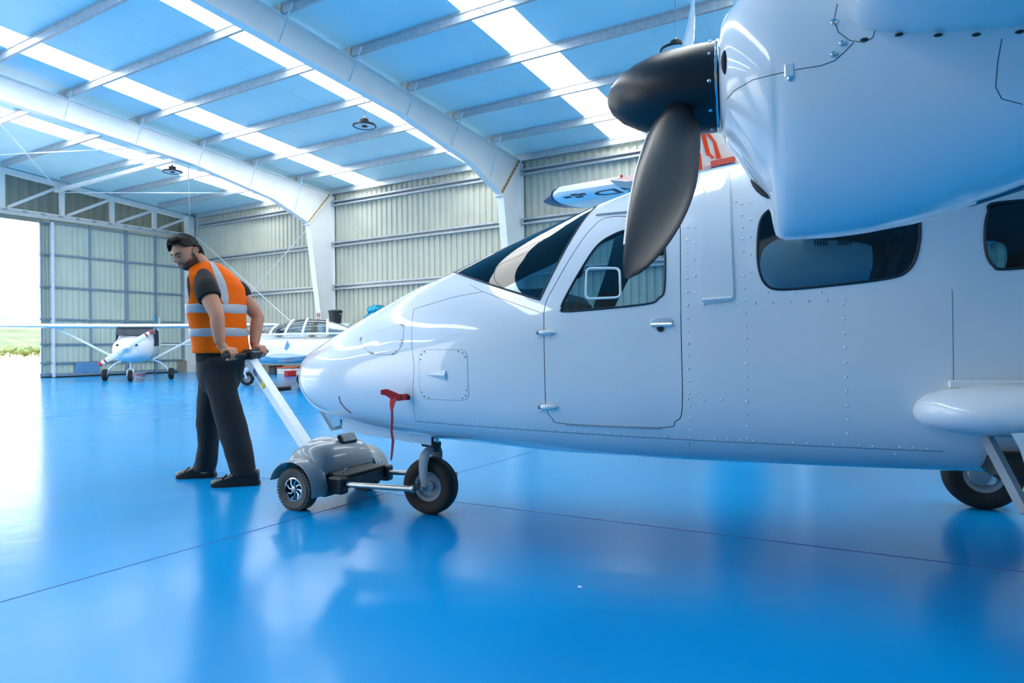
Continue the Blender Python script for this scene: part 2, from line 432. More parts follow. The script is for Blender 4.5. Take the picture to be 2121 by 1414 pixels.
for X in PX:
    z = roof_z(X)-0.004
    for y0 in (19.0, 10.8, 2.6, -5.6):
        o = link('purlin', pm, ce); o.location = (X, y0+4.1, z)
        s_ = link('purlin_sleeve', sleeve, ce); s_.location = (X-0.007, y0, z)
        if y0 > 2 and X < 18:
            for dy in (-0.07,):
                c_ = link('cleat', cleat, ce); c_.location = (X-0.012, y0+dy, z)
                k_ = link('cleat_bolts', clb, c_)
            top = z-0.12
            dpt = 0.60 if X < 12.7 else (0.75 if X < 15 else 1.1)
            MB().beam((X-0.01, y0-0.42, top+0.04), (X-0.01, y0-0.03, z-0.2-dpt*0.92), 0.05, 0.006, up=(1, 0, 0)).build('fly_brace', mat('brace_pale', (206, 226, 236), 0.4), ce, ang=None)

# ---- roof sheets and skylights
SKY_W = 0.97
SKY_Y = [22.25, 17.25, 12.25, 7.25, 2.25, -2.75, -7.75, -12.5]
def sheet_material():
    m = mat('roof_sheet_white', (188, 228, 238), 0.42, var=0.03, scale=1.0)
    nt = m.node_tree; b = nt.nodes['Principled BSDF']
    tc = nt.nodes.new('ShaderNodeTexCoord'); wv = nt.nodes.new('ShaderNodeTexWave')
    wv.bands_direction = 'Y'; wv.inputs['Scale'].default_value = 9.0
    bp = nt.nodes.new('ShaderNodeBump'); bp.inputs['Strength'].default_value = 0.12; bp.inputs['Distance'].default_value = 0.004
    nt.links.new(tc.outputs['Object'], wv.inputs['Vector']); nt.links.new(wv.outputs['Fac'], bp.inputs['Height']); nt.links.new(bp.outputs['Normal'], b.inputs['Normal'])
    return m
M_roof = sheet_material()
M_sky = emit('backlit_skylight', (255, 255, 250), SKYLIGHT)
for side in (0, 1):
    xa, xb = (RIDGE, WX+0.15) if side == 0 else (LX-0.1, RIDGE)
    za, zb = roof_z(xa), roof_z(xb)
    edges = [DY+0.65]
    for y in SKY_Y: edges += [y+SKY_W/2, y-SKY_W/2]
    edges.append(BY)
    for k in range(len(edges)-1):
        y1, y0 = edges[k], edges[k+1]
        if y1-y0 < 0.05: continue
        if k % 2 == 1 and (side == 0 or y0 > 4):
            MB().beam((xa, (y0+y1)/2, za+0.01), (xb, (y0+y1)/2, zb+0.01), y1-y0, 0.02).build('skylight_panel', M_sky, ce, ang=None)
        else:
            n = max(1, round((y1-y0)/1.0)) if side == 0 else 1
            w = (y1-y0)/n
            for j in range(n):
                yc = y0+(j+0.5)*w
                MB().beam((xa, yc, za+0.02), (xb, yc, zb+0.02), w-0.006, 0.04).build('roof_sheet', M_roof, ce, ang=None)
MB().beam((RIDGE, BY, roof_z(RIDGE)+0.08), (RIDGE, DY+0.65, roof_z(RIDGE)+0.08), 0.8, 0.02).build('ridge_cap', M_roof, ce, ang=None)
MB().beam((RIDGE-8, (DY+BY)/2, roof_z(RIDGE-8)+0.09), (WX+0.2, (DY+BY)/2, roof_z(WX)+0.09-0.0), 0.01, 0.01).build('ridge_wire', M_galv, ce, ang=None)
on_wall(MB().box((WX-0.02, (DY+BY)/2, 6.84), (0.10, DY-BY, 0.02)), 'eaves_strip', mat('eaves_filler', (150, 140, 104), 0.8, var=0.25, scale=14), None)

# ---- roof and wall bracing rods, strut tube
def rod(a, b, r=0.018, parent=None, name='bracing_rod'):
    o = MB().tube([a, b], r, 6).build(name, mat('rod_white', (226, 232, 236), 0.4), parent if parent else ce); return o
T13, T18 = V((13.1, 27.75, 6.95)), V((18.25, 27.6, 6.75))
rod(at_Y(390, 340, 19.0), T18); rod(T13, at_Y(530, 400, 19.0)); rod(at_Y(-60, 190, 19.0), T13); rod(at_Y(300, 306, 19.0), V((9.0, 27.75, 7.3)))
MB().beam((12.95, 27.8, 6.98), (12.95, 19.1, 7.02), 0.12, 0.12).build('strut_tube', M_white, ce, ang=None)
on_wall(MB().tube([(17.3, 19.1, 5.35), (18.2, 27.0, 0.9)], 0.018, 6), 'bracing_rod', mat('rod_white', (226, 232, 236), 0.4))
on_wall(MB().tube([(18.2, 27.1, 5.9), (17.9, 19.1, 0.9)], 0.018, 6), 'bracing_rod', mat('rod_white', (226, 232, 236), 0.4))

# ---- the door end
wf = place(corrugated(WX-LX+0.5, 2.7, 0.33, 0.045, 5.9), 'wall_front', M_clad2, None, (LX, DY+0.45, 0), 0); tag(wf, kind='structure')
wf_m = MX.Translation((LX, DY+0.45, 0))
def on_front(mb, name, m, ang=None):
    o = mb.build(name, m, wf, ang=ang); o.matrix_parent_inverse = wf_m.inverted(); return o
on_front(MB().box((18.22, 27.6, 3.4), (0.3, 0.3, 6.8)), 'corner_post', M_white)
on_front(MB().box((18.28, 28.25, 3.0), (0.7, 0.04, 6.1)).box(((WX+LX)/2, 28.30, 6.0), (WX-LX, 0.04, 0.42)), 'flashing', M_clad2)
on_front(MB().box((18.05, 27.9, 0.25), (0.7, 0.5, 0.5)), 'door_stop', M_conc)
tz = lambda X: 6.78+(18.3-X)*SL if X > RIDGE else 6.78+(18.3-RIDGE)*SL-(RIDGE-X)*SL
on_front(MB().beam((RIDGE, 27.8, tz(RIDGE)), (18.3, 27.8, tz(18.3)), 0.14, 0.2), 'truss_chord', M_white)
on_front(MB().beam((RIDGE, 27.8, tz(RIDGE)), (LX, 27.8, tz(LX)), 0.14, 0.2), 'truss_chord', M_white)
on_front(MB().box(((WX+LX)/2, 27.8, 6.02), (WX-LX, 0.16, 0.14)), 'truss_chord', M_white)
px_ = [13.15, 15.0, 16.75, 18.2, 11.2, 9.2, 7.2]
for X in px_[:3]+px_[4:]:
    on_front(MB().box((X, 27.8, (6.05+tz(X))/2), (0.16, 0.12, tz(X)-6.05)), 'truss_post', M_white)
for X0, X1 in ((11.35, 13.05), (13.3, 14.9), (15.15, 16.65), (16.9, 18.1), (9.3, 11.1)):
    on_front(MB().beam((X0, 27.78, 6.1), (X1, 27.78, tz(X1)-0.1), 0.10, 0.12, up=(0, 1, 0)), 'truss_diagonal', M_white)
on_front(MB().box(((WX+LX)/2, 27.62, 5.97), (WX-LX, 0.16, 0.05)).box(((WX+LX)/2, 27.56, 5.91), (WX-LX, 0.02, 0.14)), 'door_track', M_galv)
for k in range(14):
    on_front(MB().box((10.6+k*0.6, 27.55, 5.99), (0.12, 0.08, 0.06)), 'track_bracket', M_greyp)
def door_leaf(n, X0, X1, Y, split):
    d = empty('door_%d' % n, (X0, Y, 0)); tag(d, kind='structure'); W = X1-X0; H_ = 5.80
    sheet = corrugated(W, H_-0.1, 0.2, 0.02, 0.06).build('door_sheet', M_doorsheet, d, ang=20, fix=False); sheet.location = (0, 0.05, 0)
    for x in [0.03]+[W*s for s in split]+[W-0.03]:
        MB().box((x, 0, H_/2+0.04), (0.06, 0.08, H_)).build('stile', M_doorframe, d, ang=None)
    for z in (0.10, 0.55, 1.25, 2.18, 3.38, 4.58, 5.76):
        MB().box((W/2, -0.01, z), (W, 0.07, 0.06 if z > 0.2 else 0.12)).build('rail', M_doorframe, d, ang=None)
    MB().box((W/2, 0, 0.025), (W, 0.1, 0.05)).build('floor_seal', M_black, d, ang=None)
    if n == 1:
        MB().box((W*0.26, -0.05, 0.33), (0.02, 0.02, 0.40)).box((W*0.33, -0.04, 0.33), (0.36*W*0.9, 0.02, 0.40)).build('kick_plate', mat('kick_plate_blue', (96, 152, 196), 0.45), d, ang=None).location = (W*0.12, 0, 0)
    return d
door_leaf(1, 12.72, 15.52, 27.75, (0.5,))
door_leaf(2, 15.55, 18.02, 27.78, (0.5,))
door_leaf(3, 12.50, 15.3, 28.05, (0.5,))
MB().box((12.78, 27.70, 2.9), (0.09, 0.03, 5.75)).build('edge_strip', mat('door_edge_pale', (220, 226, 240), 0.3), bpy.data.objects['door_1'], ang=None).matrix_parent_inverse = MX.Translation((12.72, 27.75, 0)).inverted()
door_leaf(4, LX+0.2, LX+3.0, 27.75, (0.5,)); door_leaf(5, LX+3.0, LX+5.8, 27.78, (0.5,))

# ------------------------------------------------------------------ outside
M_apron = mat('pale_apron', (206, 202, 192), 0.9, var=0.06, scale=0.2)
og = MB().box((0, 78, -0.08), (500, 99.6, 0.1)).build('apron_ground', M_apron, ang=None); tag(og, kind='structure')
M_field = mat('dry_grass_field', (204, 190, 128), 0.95, var=0.15, scale=0.05)
of = MB().box((100, 330, -0.1), (1200, 404, 0.1)).build('grass_field', M_field, ang=None); tag(of, kind='structure')
def hill(name, x0, x1, y0, hh, seed, rgb):
    mb = MB(); n, k = 60, 10; rows = []
    for i in range(n+1):
        X = x0+(x1-x0)*i/n; row = []
        for j in range(k+1):
            t = j/k; h = hh*(0.7+0.5*mnoise.noise(V((X*0.006+seed, 0.3, 1.7)))+0.12*mnoise.noise(V((X*0.04, t*4, seed))))*math.sin(t*math.pi/2)**0.8
            row.append(V((X, y0+t*160, max(h, 0)+0.8*mnoise.noise(V((X*0.2, t*9, seed))))))
        rows.append(row)
    mb.loft(rows, caps=False, closed=False)
    o = mb.build(name, mat(name+'_scrub', rgb, 0.95, var=0.35, scale=0.08), ang=60); return tag(o, kind='structure')
hill('hill', -300, 620, 420, 34, 1.0, (96, 116, 90))
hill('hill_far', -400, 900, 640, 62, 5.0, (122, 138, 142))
def tree_mesh(seed):
    rnd = random.Random(seed); mb = MB()
    for k in range(7):
        mb.ball((rnd.uniform(-1.6, 1.6), rnd.uniform(-1.2, 1.2), 2.2+rnd.uniform(-0.7, 1.3)), rnd.uniform(0.9, 1.5), 9, 6, (1, 1, 0.8))
    me = mb.mesh('crown', 60)
    for v in me.vertices: v.co += V((mnoise.noise_vector(v.co*1.7+V((seed, 0, 0)))))*0.45
    return me
tms = [tree_mesh(s) for s in (1, 2, 3)]
for tm in tms: tm.materials.append(mat('foliage_olive', (104, 124, 88), 0.9, var=0.35, scale=1.2))
trunk = MB().tube([(0, 0, 0), (0.1, 0, 1.0), (0, 0.1, 2.0)], [0.18, 0.14, 0.1], 7).mesh('trunk'); trunk.materials.append(mat('bark', (110, 96, 80), 0.9))
spots = []
rnd = random.Random(3)
where = ('nearest the door leaf edge', 'second from the door leaf', 'third from the door leaf', 'fourth from the door leaf', 'fifth from the door leaf', 'at the left picture edge')
for i in range(6):
    p = at_Y(80-i*15, 700, (150, 178, 146, 182, 152, 186)[i])
    t = empty('field_tree', (p.x, p.y, -0.06)); tag(t, 'pale sunlit olive-green tree beyond the dry field, '+where[i], 'tree', 'trees beyond the field')
    s = rnd.uniform(0.9, 1.5)
    t.scale = (s*0.5, s*0.5, s*0.45); t.rotation_euler = (0, 0, i*1.1)
    link('crown', tms[i % 3], t); link('trunk', trunk, t)

# ------------------------------------------------------------------ high-bay lamps
def lamp(loc, label):
    t = empty('high_bay_lamp', loc); tag(t, label, 'lamp', 'hanging high-bay lamps')
    MB().lathe([(0.02, 0.10), (0.10, 0.10), (0.11, 0.06), (0.10, 0.0)], n=20).build('driver_housing', M_black, t)
    MB().lathe([(0.10, 0.0), (0.28, -0.03), (0.29, -0.06), (0.265, -0.075), (0.255, -0.05), (0.10, -0.03)], n=28).build('rim', M_black, t)
    MB().lathe([(0.001, -0.052), (0.255, -0.052), (0.255, -0.058), (0.001, -0.058)], n=28).build('diffuser', mat('lamp_diffuser', (214, 224, 232), 0.3), t)
    MB().lathe([(0.07, -0.05), (0.07, -0.075), (0.02, -0.08)], n=16).build('sensor', M_black, t)
    h = roof_z(loc[0])-loc[2]-0.02
    MB().tube([(0, 0, 0.10), (0, 0, h)], 0.008, 5).build('cord', M_galvd, t); MB().lathe([(0.03, 0.1), (0.03, 0.16), (0.01, 0.18)], n=10).build('hook', M_steel, t)
lp = at(755, 256, 16.6); lamp(tuple(lp), 'black-rimmed round lamp hanging in the bay above the worker and tow bar')
lp = at(1400, 97, 12.4); lamp(tuple(lp), 'black-rimmed round lamp hanging directly above the black propeller spinner')
lp = at(357, 352, 20.6); lamp(tuple(lp), 'small distant round lamp hanging near the truss above the sliding doors')
# ------------------------------------------------------------------ the twin-engine aircraft
HD = R(20.0)
NW = at_z(893, 1063)                                   # where the nose wheel stands
AFT = math.cos(HD)*RH - math.sin(HD)*FH; LEFT = -math.sin(HD)*RH - math.cos(HD)*FH
ac = empty('twin_engine_aircraft', NW); ac.rotation_euler = (0, 0, math.atan2(AFT.y, AFT.x))
tag(ac, 'large white high-wing twin-engine aircraft with black propeller on the grey tug', 'aircraft')
AC_M = MX.Translation(NW) @ MX.Rotation(math.atan2(AFT.y, AFT.x), 4, 'Z'); AC_I = AC_M.inverted()
# local axes: x aft, y to the right wing (away from the camera), z up;   v = -y
FUS = [  # u, bottom, top, half width, widest height, upper power, lower power
 (-0.862, 0.775, 0.845, 0.02, 0.80, 2.0, 2.0),
 (-0.850, 0.720, 0.895, 0.085, 0.80, 2.0, 2.0),
 (-0.810, 0.655, 0.945, 0.15, 0.80, 2.0, 2.0),
 (-0.700, 0.580, 1.005, 0.225, 0.79, 2.05, 2.1),
 (-0.500, 0.525, 1.105, 0.305, 0.80, 2.1, 2.2),
 (-0.250, 0.490, 1.220, 0.375, 0.82, 2.15, 2.4),
 (0.000, 0.468, 1.328, 0.435, 0.85, 2.2, 2.6),
 (0.230, 0.455, 1.408, 0.485, 0.87, 2.25, 2.8),
 (0.530, 0.440, 1.522, 0.535, 0.90, 2.3, 3.0),
 (0.800, 0.428, 1.620, 0.565, 0.92, 2.35, 3.2),
 (1.060, 0.422, 1.708, 0.58, 0.95, 2.5, 3.4),
 (1.300, 0.418, 1.768, 0.59, 0.97, 2.7, 3.5),
 (1.700, 0.414, 1.838, 0.595, 1.00, 2.9, 3.5),
 (2.100, 0.414, 1.868, 0.595, 1.00, 3.0, 3.5),
 (2.700, 0.420, 1.870, 0.585, 1.00, 3.0, 3.5),
 (3.300, 0.480, 1.860, 0.54, 1.05, 2.7, 3.0),
 (4.300, 0.760, 1.820, 0.38, 1.25, 2.3, 2.4),
 (5.600, 1.120, 1.750, 0.20, 1.45, 2.0, 2.0),
 (6.700, 1.400, 1.650, 0.07, 1.53, 2.0, 2.0)]
NSEG = 72
def fus_ring(u, off=0.0):
    b, t, hw, wm, nu, nl = interp(FUS, u)
    ring = []
    for j in range(NSEG):
        a = 2*math.pi*(j+0.5)/NSEG; ca, sa = math.cos(a), math.sin(a)
        n = nu if sa > 0 else nl; hh = (t-wm) if sa > 0 else (wm-b)
        y = math.copysign(abs(ca)**(2/n), ca)*(hw-off); z = wm + math.copysign(abs(sa)**(2/n), sa)*(hh-off)
        ring.append(V((u, y, z)))
    return ring
us = [-0.862, -0.856, -0.848, -0.835, -0.815, -0.79, -0.76]+[-0.72+0.05*i for i in range(16)]+[0.08+0.06*i for i in range(48)]+[3.0+0.25*i for i in range(15)]+[6.7]
def fus_surface(off=0.0):
    mb = MB(); mb.loft([fus_ring(u, off) for u in us]); return mb
_me = fus_surface().mesh('probe', None)
_bm = bmesh.new(); _bm.from_mesh(_me); bmesh.ops.triangulate(_bm, faces=_bm.faces); FUS_BVH = BVHTree.FromBMesh(_bm); _bm.free()
EYE_L = AC_I @ EYE
def hit(x, y):
    """photo pixel -> point and normal on the fuselage, aircraft axes"""
    d = (AC_I.to_3x3() @ ray(x, y)).normalized(); loc, nrm, i, dist = FUS_BVH.ray_cast(EYE_L, d)
    if loc is None:
        loc, nrm, i, dist = FUS_BVH.find_nearest(EYE_L + d*((EYE_L.y+0.6)/-d.y if abs(d.y) > 1e-3 else 3))
    return loc, nrm
def uw(px): return [(hit(x, y)[0].x, hit(x, y)[0].z) for x, y in px]
def on_side(u, w, off=0.0, side=-1):
    """point on the skin at station u, height w; side -1 faces the camera"""
    loc, nrm, i, d = FUS_BVH.ray_cast(V((u, side*3.0, w)), V((0, -side, 0)))
    if loc is None: loc, nrm, i, d = FUS_BVH.find_nearest(V((u, side*0.5, w)))
    if nrm.y*side < 0: nrm = -nrm
    return loc + nrm*off, nrm

WIN_CAB = uw([(1592, 436), (1574, 462), (1569, 520), (1574, 565), (1590, 592), (1622, 599), (1720, 591), (1840, 576), (1880, 560), (1898, 528), (1905, 485), (1901, 445), (1880, 424), (1740, 415), (1630, 420)])
WIN_REAR = uw([(2068, 420), (2047, 440), (2040, 480), (2043, 525), (2058, 550), (2085, 557)]) 
_b = WIN_REAR[-1]; _t = WIN_REAR[0]
WIN_REAR += [(_b[0]+0.24, _b[1]+0.02), (_b[0]+0.31, _b[1]+0.08), (_b[0]+0.33, _t[1]-0.09), (_b[0]+0.28, _t[1]-0.01)]
WIN_DOOR = uw([(1164, 638), (1168, 622), (1203, 559), (1238, 508), (1273, 485), (1304, 475), (1345, 470), (1368, 476), (1377, 515), (1376, 598), (1364, 617), (1334, 630), (1177, 645)])
DOOR = uw([(1127, 690), (1129, 800), (1132, 846), (1145, 867), (1170, 877), (1370, 885), (1398, 873), (1413, 845), (1411, 700), (1409, 480), (1402, 461), (1385, 452), (1308, 449), (1268, 449), (1240, 459), (1203, 501), (1150, 589), (1129, 633)])
def soft(poly, k=4):
    """closed smooth outline through the given points"""
    n = len(poly); out = []
    for i in range(n):
        p0, p1, p2, p3 = (V(poly[(i+j) % n]) for j in (-1, 0, 1, 2))
        for j in range(k):
            t = j/k; out.append(tuple(0.5*((2*p1)+(p2-p0)*t+(2*p0-5*p1+4*p2-p3)*t*t+(-p0+3*p1-3*p2+p3)*t**3)))
    return out
WIN_CAB, WIN_REAR, WIN_DOOR, DOOR = soft(WIN_CAB), soft(WIN_REAR), soft(WIN_DOOR), soft(DOOR)
WS_SIDE = uw([(1118, 621)])[0]; WS_TOP = uw([(1236, 427)])[0]
WS_LOW = (0.225, 1.400)
WIND = [WS_LOW, WS_SIDE, (WS_TOP[0], WS_TOP[1]), (WS_TOP[0]+0.05, 1.95), (WS_LOW[0]-0.25, 1.9)]

def grow(poly, d):
    """offset a polygon outwards by d"""
    n = len(poly); area = sum(poly[i][0]*poly[(i+1) % n][1]-poly[(i+1) % n][0]*poly[i][1] for i in range(n)); sg = 1 if area > 0 else -1
    out = []
    for i in range(n):
        a, p, b = V(poly[i-1]), V(poly[i]), V(poly[(i+1) % n])
        e1 = (p-a).normalized(); e2 = (b-p).normalized()
        n1 = V((e1.y, -e1.x))*sg; n2 = V((e2.y, -e2.x))*sg
        m = (n1+n2); m = m.normalized() if m.length > 1e-6 else n1
        out.append(tuple(p + m*(d/max(0.5, m.dot(n1)))))
    return out
def cutter(poly, y0, y1):
    o = MB().prism(poly, lambda p, d: V((p[0], d, p[1])), y0, y1).build('cutter', M_dark, ac, ang=None); return o
def boolean(o, cutters, op='DIFFERENCE'):
    modmesh(o, [('BOOLEAN', dict(operation=op, object=c, solver='EXACT')) for c in cutters])
    for c in cutters:
        me = c.data; bpy.data.objects.remove(c); bpy.data.meshes.remove(me)
    return o
def skin_normals(o):
    """give the cut skin the normals of the smooth surface it was cut from"""
    me = o.data; me.polygons.foreach_set('use_smooth', [True]*len(me.polygons))
    nl = [V((0, 0, 1))]*len(me.loops); cache = {}
    for p in me.polygons:
        pn = p.normal
        for li in p.loop_indices:
            vi = me.loops[li].vertex_index; co = me.vertices[vi].co
            if vi not in cache: cache[vi] = smooth_normal(co)
            s = cache[vi]; dd = s.dot(pn)
            nl[li] = s if dd > 0.75 else (-s if dd < -0.75 else pn)
    me.normals_split_custom_set([tuple(n) for n in nl])
def smooth_normal(co):
    u = min(max(co.x, -0.861), 6.69); b, t, hw, wm, nu, nl_ = interp(FUS, u)
    def g(q):
        bb, tt, h, w_, n1, n2 = interp(FUS, min(max(q.x, -0.862), 6.7))
        up = q.z > w_; n = n1 if up else n2; hh = (tt-w_) if up else (w_-bb)
        return (abs(q.y)/max(h, 1e-4))**n + (abs(q.z-w_)/max(hh, 1e-4))**n
    e = 2e-3
    gr = V((g(co+V((e, 0, 0)))-g(co-V((e, 0, 0))), g(co+V((0, e, 0)))-g(co-V((0, e, 0))), g(co+V((0, 0, e)))-g(co-V((0, 0, e)))))
    if gr.length < 1e-9: return V((-1, 0, 0))
    return gr.normalized()

def shell(o0, o1, name, mats):
    """closed skin between two offsets of the fuselage surface"""
    a = MB().loft([fus_ring(u, o0) for u in us]).mesh('a', None)
    b = MB().loft([fus_ring(u, o1) for u in us if -0.78 < u < 6.2], mi=len(mats)-1).mesh('b', None)
    for me, want in ((a, 1), (b, -1)):
        bm = bmesh.new(); bm.from_mesh(me)
        if bm.calc_volume(signed=True)*want < 0: bmesh.ops.reverse_faces(bm, faces=bm.faces)
        bm.to_mesh(me); bm.free()
    bm = bmesh.new(); bm.from_mesh(a); bm.from_mesh(b); me = bpy.data.meshes.new(name); bm.to_mesh(me); bm.free()
    for x in mats: me.materials.append(x)
    return link(name, me, ac)
fus = shell(0.0, 0.022, 'fuselage_skin', [M_paint, M_dark])
boolean(fus, [cutter(WIN_CAB, -1.2, 1.2), cutter(WIN_REAR, -1.2, 1.2), cutter(WIND, -1.2, 1.2), cutter(grow(DOOR, 0.002), -1.2, -0.25), cutter(WIN_DOOR, 0.25, 1.2)])
skin_normals(fus)

def patch(poly, off=0.0, thick=0.004, rings=7, side=-1):
    """sheet following the skin inside a side-view polygon"""
    P = []
    n = len(poly); dense = []
    for i in range(n):
        a, b = V(poly[i]), V(poly[(i+1) % n]); k = max(1, int((b-a).length/0.04))
        for j in range(k): dense.append(a.lerp(b, j/k))
    cx = sum(p.x for p in dense)/len(dense); cz = sum(p.y for p in dense)/len(dense)
    mb = MB(); out, inn = [], []
    for k in range(rings+1):
        s = 1-k/(rings+0.3)
        ro, ri = [], []
        for p in dense:
            q, nn = on_side(cx+(p.x-cx)*s, cz+(p.y-cz)*s, 0.0, side); ro.append(q+nn*off); ri.append(q+nn*(off-thick))
        out.append(ro); inn.append(ri)
    mb.loft(list(reversed(out))+inn, True)
    return mb
# windows and their seals
def frame(poly, name, m, w=0.008, off=0.001, side=-1, parent=None, r=0.006):
    pts = []
    n = len(poly)
    for i in range(n):
        a, b = V(poly[i]), V(poly[(i+1) % n]); k = max(1, int((b-a).length/0.03))
        for j in range(k):
            q = a.lerp(b, j/k); pts.append(on_side(q.x, q.y, off, side)[0])
    pts.append(pts[0]); pts.append(pts[1])
    return MB().tube(pts, r, 6, caps=False).build(name, m, parent if parent else ac)
M_seal = mat('window_seal', (16, 30, 44), 0.5)
def rnd_poly(poly): return poly
for nm, poly in (('cabin_window', WIN_CAB), ('rear_window', WIN_REAR)):
    for side in (-1, 1):
        o = patch(poly, 0.0, 0.004, 7, side).build(nm, M_glass, ac, ang=60); frame(poly, 'window_seal', M_seal, side=side, parent=o)
# inner trim panels around the cabin windows, dark headliner and floor
MB().bbox((1.9, 0, 0.62), (2.4, 0.9, 0.04), 0.01).build('cabin_floor', M_dark, ac)
# windshield
ws = shell(0.001, 0.005, 'windshield', [M_glass])
boolean(ws, [cutter(WIND, -1.2, 1.2)], 'INTERSECT'); skin_normals(ws)
def skin_line(uws, name, m, r=0.0022, off=0.0, side=-1, step=0.03, parent=None):
    pts = []
    for a, b in zip(uws[:-1], uws[1:]):
        a, b = V(a), V(b); k = max(1, int((b-a).length/step))
        for j in range(k):
            q = a.lerp(b, j/k); pts.append(on_side(q.x, q.y, off, side)[0])
    pts.append(on_side(uws[-1][0], uws[-1][1], off, side)[0])
    return MB().tube(pts, r, 5).build(name, m, parent if parent else ac)
# seal along the lower edge and pillar of the windshield, on the near and far side
for side in (-1, 1):
    skin_line([(WS_LOW[0]+0.03, WS_LOW[1]-0.012), WS_SIDE, WS_TOP], 'windshield_seal', M_seal, 0.005, 0.0, side)
# door leaf, its pane and vent
dr = patch(grow(DOOR, -0.0015), 0.0005, 0.022, 10).build('cockpit_door', M_paint, ac, ang=None)
boolean(dr, [cutter(WIN_DOOR, -1.2, -0.1)]); skin_normals(dr)
pane = patch(WIN_DOOR, -0.002, 0.004).build('door_window', M_glassc, dr, ang=60); frame(WIN_DOOR, 'window_seal', M_seal, parent=pane, r=0.005)
vent = rounded(uw([(1216, 556), (1284, 556), (1286, 616), (1214, 619)]), 0.025)
frame(vent, 'vent_frame', mat('vent_white', (226, 236, 236), 0.3), parent=dr, r=0.006, off=0.004)
far_pane = patch(WIN_DOOR, -0.002, 0.004, side=1).build('door_window', M_glassc, ac, ang=60)
# door handle, lock, hinges
hp = uw([(1346, 668), (1396, 664)]); hq, hn = on_side((hp[0][0]+hp[1][0])/2, (hp[0][1]+hp[1][1])/2)
ph = MB().ball((0, 0, 0), 1.0, 20, 10, (0.052, 0.006, 0.022)).build('handle_recess', mat('handle_recess_grey', (196, 208, 218), 0.3, coat=0.5), dr); ph.location = hq+hn*0.001
hb = MB().bbox((0, 0, 0), (0.098, 0.022, 0.016), 0.006).build('door_handle', M_paint, dr); hb.location = hq+hn*0.008-V((0, 0, 0.014))
kq, kn = on_side(*uw([(1368, 680)])[0]); MB().lathe([(0.015, 0), (0.015, 0.006), (0.006, 0.007), (0.006, 0.003)], kq, kn, 16).build('door_lock', M_bolt, dr)
for x, y in ((1128, 689), (1131, 842)):
    q, nn = on_side(*uw([(x, y)])[0])
    h = MB().ball((0.012, 0, 0), 1.0, 16, 8, (0.045, 0.018, 0.013)).build('door_hinge', M_paint, dr); h.location = q+nn*0.008
    MB().bbox((-0.028, 0, 0), (0.02, 0.022, 0.016), 0.004).build('hinge_pin', M_steel, h)
    MB().lathe([(0.024, 0), (0.024, 0.002)], (-0.034, 0.008, 0.0), nn, 18).build('hinge_plate', M_paint, h)
# rain gutter strip over the door, sill strip under it
skin_line(uw([(1236, 446), (1300, 440), (1400, 430), (1418, 431)]), 'rain_gutter', M_greyp, 0.006, 0.003)
skin_line(uw([(1172, 878), (1260, 882), (1368, 886)]), 'door_sill_strip', M_greyp, 0.004, 0.003)
# raised rectangular cover aft of the door
cov = rounded(uw([(1452, 360), (1512, 352), (1520, 622), (1451, 630)]), 0.02)
cv = patch(cov, 0.008, 0.012).build('raised_cover', M_paint, ac, ang=40)
skin_line(uw([(1455, 622), (1516, 617)]), 'cover_lip', M_paint, 0.007, 0.012, parent=cv)
# access panels on the nose
for poly, nm in ((uw([(868, 724), (968, 724), (972, 829), (872, 826)]), 'access_panel'), (uw([(742, 700), (838, 668), (835, 712), (818, 735), (766, 733)]), 'access_panel')):
    pr = rounded(poly, 0.045 if len(poly) == 4 else 0.02)
    pa = patch(pr, 0.0012, 0.004).build(nm, M_paint, ac, ang=40)
    frame(pr, 'panel_seam', M_seam, r=0.0012, off=0.0002, parent=pa)
    sc = MB()
    n = len(pr)
    for i in range(0, n, 2 if n < 40 else 3):
        c = (sum(p[0] for p in pr)/n, sum(p[1] for p in pr)/n)
        q, nn = on_side(pr[i][0]*0.93+c[0]*0.07, pr[i][1]*0.93+c[1]*0.07, 0.002); sc.lathe([(0.0032, 0), (0.0032, 0.002)], q, nn, 8)
    tag(sc.build('panel_screws', M_bolt, pa), kind='stuff')
# scoop dent in the panel: a raised pyramid inlet
s0, s1, s2 = [on_side(*p, 0.0) for p in uw([(878, 776), (924, 764), (925, 790)])]
mid = on_side(*uw([(924, 777)])[0], 0.018)[0]
MB().add([s0[0], s1[0], s2[0], mid], [(0, 1, 3), (0, 3, 2), (1, 2, 3), (0, 2, 1)]).build('panel_scoop', M_paint, ac, ang=10)
# seams
for pl in ([(857, 640), (858, 760), (862, 870)], [(857, 640), (940, 615), (1000, 604)], [(975, 590), (1000, 604), (1128, 650)], [(1972, 600), (1975, 795)], [(1432, 905), (1425, 935)]):
    skin_line(uw(pl), 'panel_seam', M_seam, 0.0011, 0.0)
skin_line(uw([(702, 820), (706, 834), (716, 846), (728, 855)]), 'red_mark', mat('red_mark_paint', (190, 30, 60), 0.5), 0.003, 0.001)
